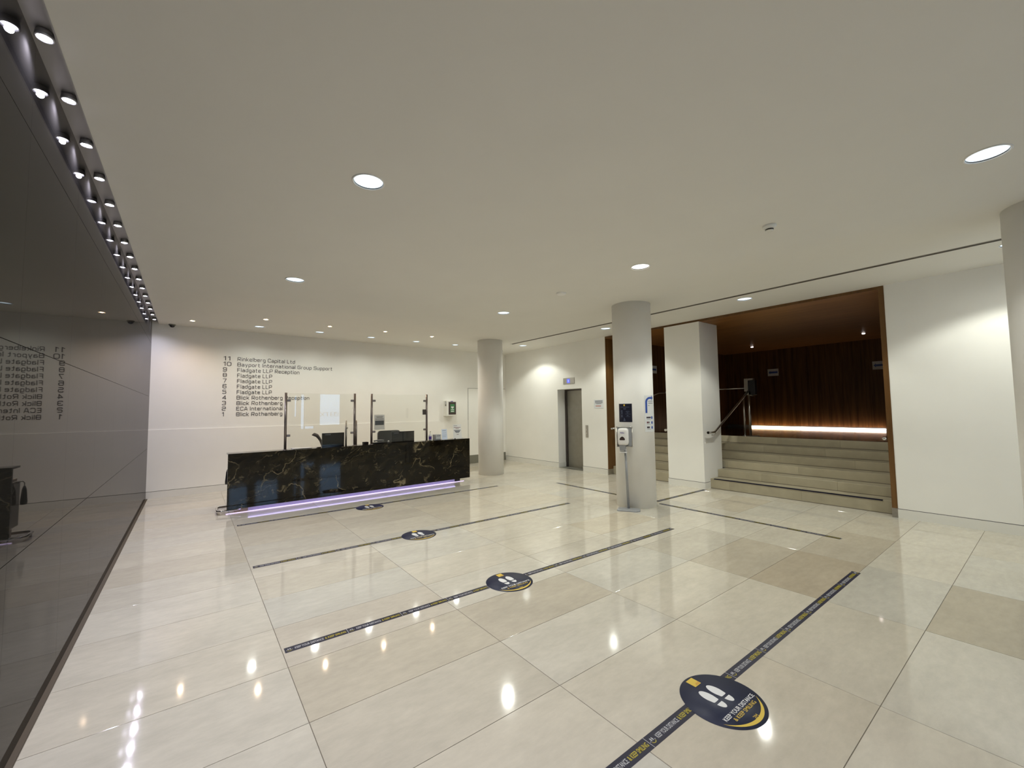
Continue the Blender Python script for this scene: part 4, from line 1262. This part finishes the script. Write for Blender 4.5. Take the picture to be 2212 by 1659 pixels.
for p0, p1 in (((PX0, 0.012, PZ0), (PX0, 0.012, PZ1)), ((PX1, 0.012, PZ0), (PX1, 0.012, PZ1)), ((PX0, 0.012, PZ1), (PX1, 0.012, PZ1)), ((PX0, 0.012, PZ0), (PX1, 0.012, PZ0))):
    cyl(bm, p0, p1, 0.006, 8)
mk('plate_frame', bm, M['steel'], bp_)
for x, z in ((PX0, PZ1), (PX1, PZ1), (PX0, PZ0), (PX1, PZ0)):
    bm = B(); lathe(bm, (0, 0, 0), [(0.0, 0.013), (0.009, 0.010), (0.0125, 0.0), (0.010, -0.011), (0.0, -0.013)], 14); xform(bm, Matrix.Translation((x, 0.006, z))); mk('bolt', bm, M['chrome'], bp_)
bm = B()
rounded_loft(bm, -0.165, -0.002, -0.105, 0.014, [(1.010, 0.030), (1.016, 0.014), (1.030, 0.004), (1.055, 0.0), (1.22, 0.0), (1.245, 0.003), (1.262, 0.012), (1.271, 0.026), (1.275, 0.042)])
dsp = mk('dispenser', bm, M['white'], t)
CX = -0.092
bm = B(); pts = [(-0.034, 1.090), (0.034, 1.090), (0.042, 1.100), (0.036, 1.120), (0.018, 1.140), (0.0, 1.147), (-0.018, 1.140), (-0.036, 1.120), (-0.042, 1.100)]
flat(bm, [(x + CX, z) for x, z in pts]); xform(bm, Matrix.Translation((0, -0.1062, 0)) @ UP); mk('sight_window', bm, M['smoked'], dsp, fixn=False)
bm = B(); text_bm(bm, 'PURELL', 0.019, CX - 0.030, 1.195, width=0.064, bold=0.02); xform(bm, Matrix.Translation((0, -0.1062, 0)) @ UP); mk('lettering', bm, M['purple'], dsp, fixn=False)
bm = B(); flat(bm, [(CX + 0.036 * math.cos(2 * math.pi * i / 20), 0.010 * math.sin(2 * math.pi * i / 20) - 0.035) for i in range(20)]); xform(bm, Matrix.Translation((0, 0, 1.2755))); mk('top_slot', bm, M['grey'], dsp, fixn=False)
bm = B(); prism(bm, [(CX - 0.052, -0.085), (CX + 0.048, -0.085), (CX + 0.048, 0.0), (CX - 0.052, 0.0)], 0.925, 1.014)
for v in bm.verts:
    if v.co.z < 0.95: v.co.x = CX + (v.co.x - CX) * 0.8
mk('nozzle', bm, M['greymetal'], dsp)
bm = B(); lathe(bm, (CX + 0.008, -0.045, 0.888), [(0.0, 0.004), (0.05, 0.004), (0.062, 0.020), (0.058, 0.020), (0.048, 0.008), (0.0, 0.008)], 24); mk('drip_tray', bm, M['white'], t)
bm = B(); box(bm, -0.085, -0.055, -0.045, 0.03, 0.882, 0.894); mk('tray_arm', bm, M['greymetal'], t)

# ================================================================== STAIR RAILS, POSTS, SIGNS, LIGHTS
t = empty('handrail', (8.2, 4.265, 1.09), 'brushed steel handrail climbing from the square pillar face to the landing post', 'handrail')
bm = B(); tube(bm, [(-0.24, -0.085, 0.0), (0.0, -0.085, 0.0), (0.03, -0.085, 0.015), (1.30, -0.085, 0.70), (1.60, -0.085, 0.865)], 0.021, 12); mk('rail', bm, M['steel'], t)
bm = B(); tube(bm, [(0.05, 0.0, -0.06), (0.05, -0.05, -0.06), (0.05, -0.085, -0.015)], 0.009, 8); mk('bracket', bm, M['steel'], t)
bm = B(); cyl(bm, (-0.25, -0.085, 0.0), (-0.22, -0.085, 0.0), 0.026, 14); mk('end_cap', bm, M['chrome'], t)
t = empty('stair_rail', (8.2, 6.645, 1.09), 'steel handrail on the timber side wall of the stairs', 'handrail')
bm = B(); tube(bm, [(-0.20, -0.085, 0.005), (0.02, -0.085, 0.01), (1.55, -0.085, 0.83), (1.75, -0.085, 0.88), (2.1, -0.085, 0.9)], 0.021, 12); mk('rail', bm, M['steel'], t)
bm = B(); lathe(bm, (-0.20, -0.085, 0.005), [(0.028 * math.sin(a), 0.028 * math.cos(a)) for a in [math.pi * i / 8 for i in range(9)]], 14); mk('end_knob', bm, M['chrome'], t)
bm = B(); tube(bm, [(0.10, 0.0, -0.05), (0.10, -0.085, -0.03), (0.10, -0.085, 0.04)], 0.009, 8); mk('bracket', bm, M['steel'], t)
t = empty('stair_rail', (8.2, 5.035, 1.11), 'steel handrail knob on the hidden face of the square pillar', 'handrail')
bm = B(); tube(bm, [(-0.20, 0.085, 0.0), (0.02, 0.085, 0.01), (1.45, 0.085, 0.80)], 0.021, 12); mk('rail', bm, M['steel'], t)
bm = B(); lathe(bm, (-0.21, 0.085, 0.0), [(0.030 * math.sin(a), 0.030 * math.cos(a)) for a in [math.pi * i / 8 for i in range(9)]], 14); mk('end_knob', bm, M['chrome'], t)
bm = B(); tube(bm, [(0.10, 0.0, -0.05), (0.10, 0.085, -0.03), (0.10, 0.085, 0.04)], 0.009, 8); mk('bracket', bm, M['steel'], t)
t = empty('stair_rail', (8.2, 1.49, 1.10), 'steel handrail knob beside the timber jamb by the plain wall', 'handrail')
bm = B(); tube(bm, [(-0.22, 0.09, 0.005), (0.02, 0.09, 0.01), (1.55, 0.09, 0.80)], 0.021, 12); mk('rail', bm, M['steel'], t)
bm = B(); lathe(bm, (-0.24, 0.09, 0.005), [(0.030 * math.sin(a), 0.030 * math.cos(a)) for a in [math.pi * i / 8 for i in range(9)]], 14); mk('end_knob', bm, M['chrome'], t)
bm = B(); tube(bm, [(0.10, 0.0, -0.05), (0.10, 0.09, -0.03), (0.10, 0.09, 0.04)], 0.009, 8); mk('bracket', bm, M['steel'], t)
# platform-lift posts on the landing
t = empty('landing_post', (9.78, 4.20, 0.935), 'pair of steel posts with a dark control box at the head of the stairs', 'post')
bm = B(); cyl(bm, (0, 0.10, 0), (0, 0.10, 0.85), 0.021, 14); lathe(bm, (0, 0.10, 0), [(0.05, 0.0), (0.05, 0.008), (0.02, 0.012)], 18); mk('slim_tube', bm, M['steel'], t)
bm = B(); cyl(bm, (0, -0.015, 0), (0, -0.015, 0.95), 0.026, 14); mk('thick_tube', bm, M['steel'], t)
bm = B(); box(bm, -0.05, 0.05, -0.18, 0.02, 0.0, 0.012); mk('foot_plate', bm, M['steel'], t)
bm = B(); box(bm, -0.05, 0.04, -0.02, 0.055, 0.98, 1.265); bevel_all(bm, 0.006, 2); mk('head_plate', bm, M['steel'], t)
bm = B(); box(bm, -0.05, 0.04, -0.13, -0.02, 1.225, 1.265); bevel_all(bm, 0.004, 1); mk('head_cap', bm, M['steel'], t)
bm = B(); prism(bm, [(-0.13, 0.868), (0.02, 0.905), (0.02, 0.98), (-0.06, 0.98), (-0.075, 0.90)], -0.045, 0.035)
for v in bm.verts:
    v.co = Vector((v.co.z, v.co.x, v.co.y))
mk('bracket', bm, M['steel'], t)
bm = B(); box(bm, -0.045, 0.06, -0.165, -0.025, 0.90, 1.222); bevel_all(bm, 0.008, 2); mk('control_box', bm, M['black'], t)
bm = B(); cyl(bm, (-0.01, 0.02, 1.055), (-0.01, 1.3, 1.052), 0.014, 10); mk('cross_bar', bm, M['steel'], t)
# direction signs
def arrow_sign(loc, wdt, hgt, label, along_x=False, flip=1):
    t = empty('direction_sign', loc, label, 'sign', 'blue arrow signs by the stairs')
    R_ = Matrix.Identity(4)
    if along_x:      # board on a wall facing -y
        mt = UP
        bm = B(); box(bm, -wdt / 2, wdt / 2, -0.004, 0.0, -hgt / 2, hgt / 2)
        off = Matrix.Translation((0, -0.005, 0))
    else:
        mt = UPX
        bm = B(); box(bm, -0.004, 0.0, -wdt / 2, wdt / 2, -hgt / 2, hgt / 2)
        off = Matrix.Translation((-0.005, 0, 0))
    mk('board', bm, M['paper'], t)
    bm = B(); a = wdt * 0.42; s_ = hgt * 0.13
    flat(bm, [(-a, 0), (-a * 0.62, hgt * 0.25), (-a * 0.62, s_), (a, s_), (a, -s_), (-a * 0.62, -s_), (-a * 0.62, -hgt * 0.25)])
    xform(bm, off @ mt); mk('arrow', bm, M['blue'], t, fixn=False)
arrow_sign((13.9, 5.228, 2.592), 0.296, 0.21, 'white sign with a blue arrow on the dark timber wall near the posts')
arrow_sign((13.9, 2.757, 2.59), 0.296, 0.21, 'white sign with a blue arrow touching the stair opening jamb')
arrow_sign((9.90, 6.648, 2.61), 0.30, 0.205, 'white blue-arrow sign half hidden behind the round column', True)
# light along the foot of the landing wall
for k, (a, b, m_, lab) in enumerate(((4.575, 5.92, 'covewarm', 'warm glowing light strip at the wall foot, part nearest the posts'), (3.335, 4.57, 'covewhite', 'middle glowing light strip at the foot of the timber wall'), (2.70, 3.33, 'covewhite', 'glowing light strip at the wall foot, part beside the jamb'))):
    t = empty('cove_light', (13.83, (a + b) / 2, 0.935), lab, 'light strip', 'light strips at the landing wall foot')
    h_ = (b - a) / 2 - 0.006
    bm = B(); box(bm, -0.04, 0.015, -h_, h_, 0.004, 0.048); bevel_all(bm, 0.006, 1); mk('tube', bm, M[m_], t)
    bm = B(); box(bm, -0.045, 0.018, -h_, h_, 0.0, 0.0035); mk('holder', bm, M['channel'], t)
for k, (x, y, lab) in enumerate(((12.63, 5.26, 'tiny bright spot in the timber ceiling above the landing posts'), (12.55, 2.75, 'tiny bright spot in the timber ceiling near the stair jamb'))):
    t = empty('landing_spotlight', (x, y, ZN), lab, 'ceiling light', 'small spots in the timber ceiling')
    bm = B(); lathe(bm, (0, 0, 0), [(0.05, 0.0), (0.05, -0.006), (0.036, -0.008), (0.030, 0.0)], 20); mk('trim_ring', bm, M['darksteel'], t)
    bm = B(); lathe(bm, (0, 0, 0), [(0.034, -0.004), (0.028, -0.02), (0.0, -0.026)], 16, cap0=True); mk('bulb', bm, M['spotlit'], t)

# ================================================================== FLOOR TAPES AND MARKERS
SEG = 0.4075
TWID = 0.070
def tape_mesh(length):
    """tape along +x starting at 0, centred on y=0; returns base, white, yellow bmeshes"""
    b0, b1, b2 = B(), B(), B()
    box(b0, 0, length, -TWID / 2, TWID / 2, 0.0, 0.0006)
    n = int(math.ceil(length / SEG - 1e-6))
    for k in range(n):
        x = k * SEG
        rem = length - x
        if k:
            rect(b1, x - 0.0015, x + 0.0015, -TWID / 2, TWID / 2, 0.0010)
        if rem > 0.045:
            for s in (-1, 1):       # little footprints
                pts = [(x + 0.028 + s * 0.006 + 0.0042 * math.cos(2 * math.pi * i / 8), 0.004 + 0.010 * math.sin(2 * math.pi * i / 8)) for i in range(8)]
                flat(b1, pts, 0.0010)
            rect(b1, x + 0.008, x + 0.014, -0.006, -0.002, 0.0010); rect(b1, x + 0.042, x + 0.048, -0.006, -0.002, 0.0010)
            for i in range(6):
                a0, a1 = math.radians(200 + i * 23.3), math.radians(200 + (i + 1) * 23.3)
                flat(b2, [(x + 0.028 + r * math.cos(a), -0.004 + r * math.sin(a)) for a, r in ((a0, 0.013), (a0, 0.0165), (a1, 0.0165), (a1, 0.013))], 0.0010)
        if rem > 0.25:
            text_bm(b1, 'KEEP YOUR DISTANCE', 0.026, x + 0.062, -0.013, width=0.183, bold=0.018, z=0.0010)
        if rem > 0.39:
            text_bm(b2, '& KEEP SMILING', 0.026, x + 0.254, -0.013, width=0.142, bold=0.018, z=0.0010)
    return b0, b1, b2
def tape(loc, length, rotz, label):
    t = empty('floor_tape', loc, label, 'floor tape', 'navy distance tapes on the floor', rotz=rotz)
    b0, b1, b2 = tape_mesh(length)
    mk('backing', b0, M['tape'], t)
    mk('white_lettering', b1, M['tapewhite'], t, fixn=False, kind='stuff')
    mk('yellow_lettering', b2, M['tapeyellow'], t, fixn=False, kind='stuff')
tape((0.56, 7.165, 0.0), 4.56, math.atan(0.014), 'navy lettered floor tape line closest to the reception desk')
tape((0.55, 5.155, 0.0), 4.56, -0.004, 'navy lettered floor tape line second from the reception desk')
tape((0.54, 3.250, 0.0), 4.54, -0.010, 'navy lettered floor tape line third from the reception desk')
tape((0.555, 1.288, 0.0), 4.535, -0.0018, 'navy lettered floor tape line nearest the camera, farthest from the desk')
tape((6.285, 6.67, 0.0), 2.22, -math.pi / 2 - 0.012, 'navy floor tape running from the lift side to behind the near column')
tape((6.215, 4.135, 0.0), 2.45, -math.pi / 2 - 0.003, 'navy floor tape running before the stairs from the near column')
tape((6.315, 4.262, 0.0), 1.59, 0.0, 'navy floor tape joining the near column to the square pillar')
# tape on the first stair nosing
bm = B(); box(bm, 0, 0.006, -2.51, 0, -0.012, 0.003); box(bm, 0, 0.040, -2.51, 0, 0.0006, 0.003)
mk('nosing_tape', bm, M['tape'], loc=(8.123, 4.19, 0.190), label='dark tape along the edge of the lowest stair step', cat='floor tape')

def marker(cx, cy, rot, label):
    t = empty('floor_marker', (cx, cy, 0.0006), label, 'floor sticker', 'round navy floor markers', rotz=rot)
    R = 0.217
    bm = B(); lathe(bm, (0, 0, 0), [(R, 0.0), (R, 0.0012), (0.0, 0.0012)], 64); mk('disc', bm, M['navy'], t)
    z = 0.0017
    def sole(x, y, w, l, tip, nm, heel=False):
        bm = B(); pts = []
        n_ = 20
        for i in range(n_):
            a = math.pi * i / (n_ - 1)
            if not heel:      # rounded toe at +y, flat end at -y
                pts.append((x + w * math.cos(a) * (1.0 - 0.06 * math.sin(a)), y + l * math.sin(a)))
            else:
                pts.append((x - w * math.cos(a), y - l * math.sin(a)))
        if not heel:
            pts += [(x - w * 1.0, y - 0.012), (x - w * 0.78, y - 0.045), (x - w * 0.55, y - 0.048), (x + w * 0.6, y - 0.048), (x + w * 0.82, y - 0.045), (x + w * 1.0, y - 0.012)]
        flat(bm, pts, z); mk(nm, bm, M['printwhite'], t, fixn=False)
    for s in (-1, 1):
        sole(s * 0.040 + 0.002, 0.060, 0.029, 0.052, 0, 'sole')
        sole(s * 0.040 + 0.002, -0.003, 0.024, 0.040, 0, 'heel', True)
    bm = B(); text_bm(bm, 'KEEP YOUR DISTANCE', 0.024, 0.012, -0.095, width=0.315, align='C', bold=0.012, z=z); mk('white_lettering', bm, M['printwhite'], t, fixn=False, kind='stuff')
    bm = B(); text_bm(bm, '& KEEP SMILING', 0.022, 0.010, -0.125, width=0.225, align='C', bold=0.004, z=z)
    text_bm(bm, '2M', 0.020, 0.010, -0.178, width=0.036, align='C', z=z); mk('yellow_lettering', bm, M['yellow'], t, fixn=False, kind='stuff')
    bm = B()
    n_ = 28
    a0, a1 = math.radians(207), math.radians(331)
    O = []; I = []
    for i in range(n_ + 1):
        u = i / n_; a = a0 + (a1 - a0) * u
        O.append((0.198 * math.cos(a), 0.198 * math.sin(a))); I.append(((0.198 - 0.021 * math.sin(math.pi * u)) * math.cos(a), (0.198 - 0.021 * math.sin(math.pi * u)) * math.sin(a)))
    for i in range(n_):
        if i == 0:
            flat(bm, [O[0], O[1], I[1]], z)
        elif i == n_ - 1:
            flat(bm, [O[i], O[i + 1], I[i]], z)
        else:
            flat(bm, [O[i], O[i + 1], I[i + 1], I[i]], z)
    mk('smile', bm, M['yellow'], t, fixn=False)
    bm = B(); rect(bm, -0.018, 0.042, 0.143, 0.203, z); lg = mk('logo_square', bm, M['yellow'], t, fixn=False)
    bm = B()
    for i, (hh) in enumerate((0.010, 0.016, 0.012, 0.018)):
        rect(bm, 0.004 + i * 0.009, 0.010 + i * 0.009, 0.147, 0.147 + hh, z + 0.0004)
    mk('logo_print', bm, M['orange'], lg, fixn=False)
marker(2.345, 1.213, 0.0, 'large round navy floor marker nearest the camera, closest of the four')
marker(2.388, 3.200, -0.02, 'round navy floor marker on the third tape from the desk')
marker(2.365, 5.095, -0.02, 'round navy floor marker on the second tape from the desk')
marker(2.402, 7.060, 0.0, 'smallest looking round navy floor marker just before the reception desk')
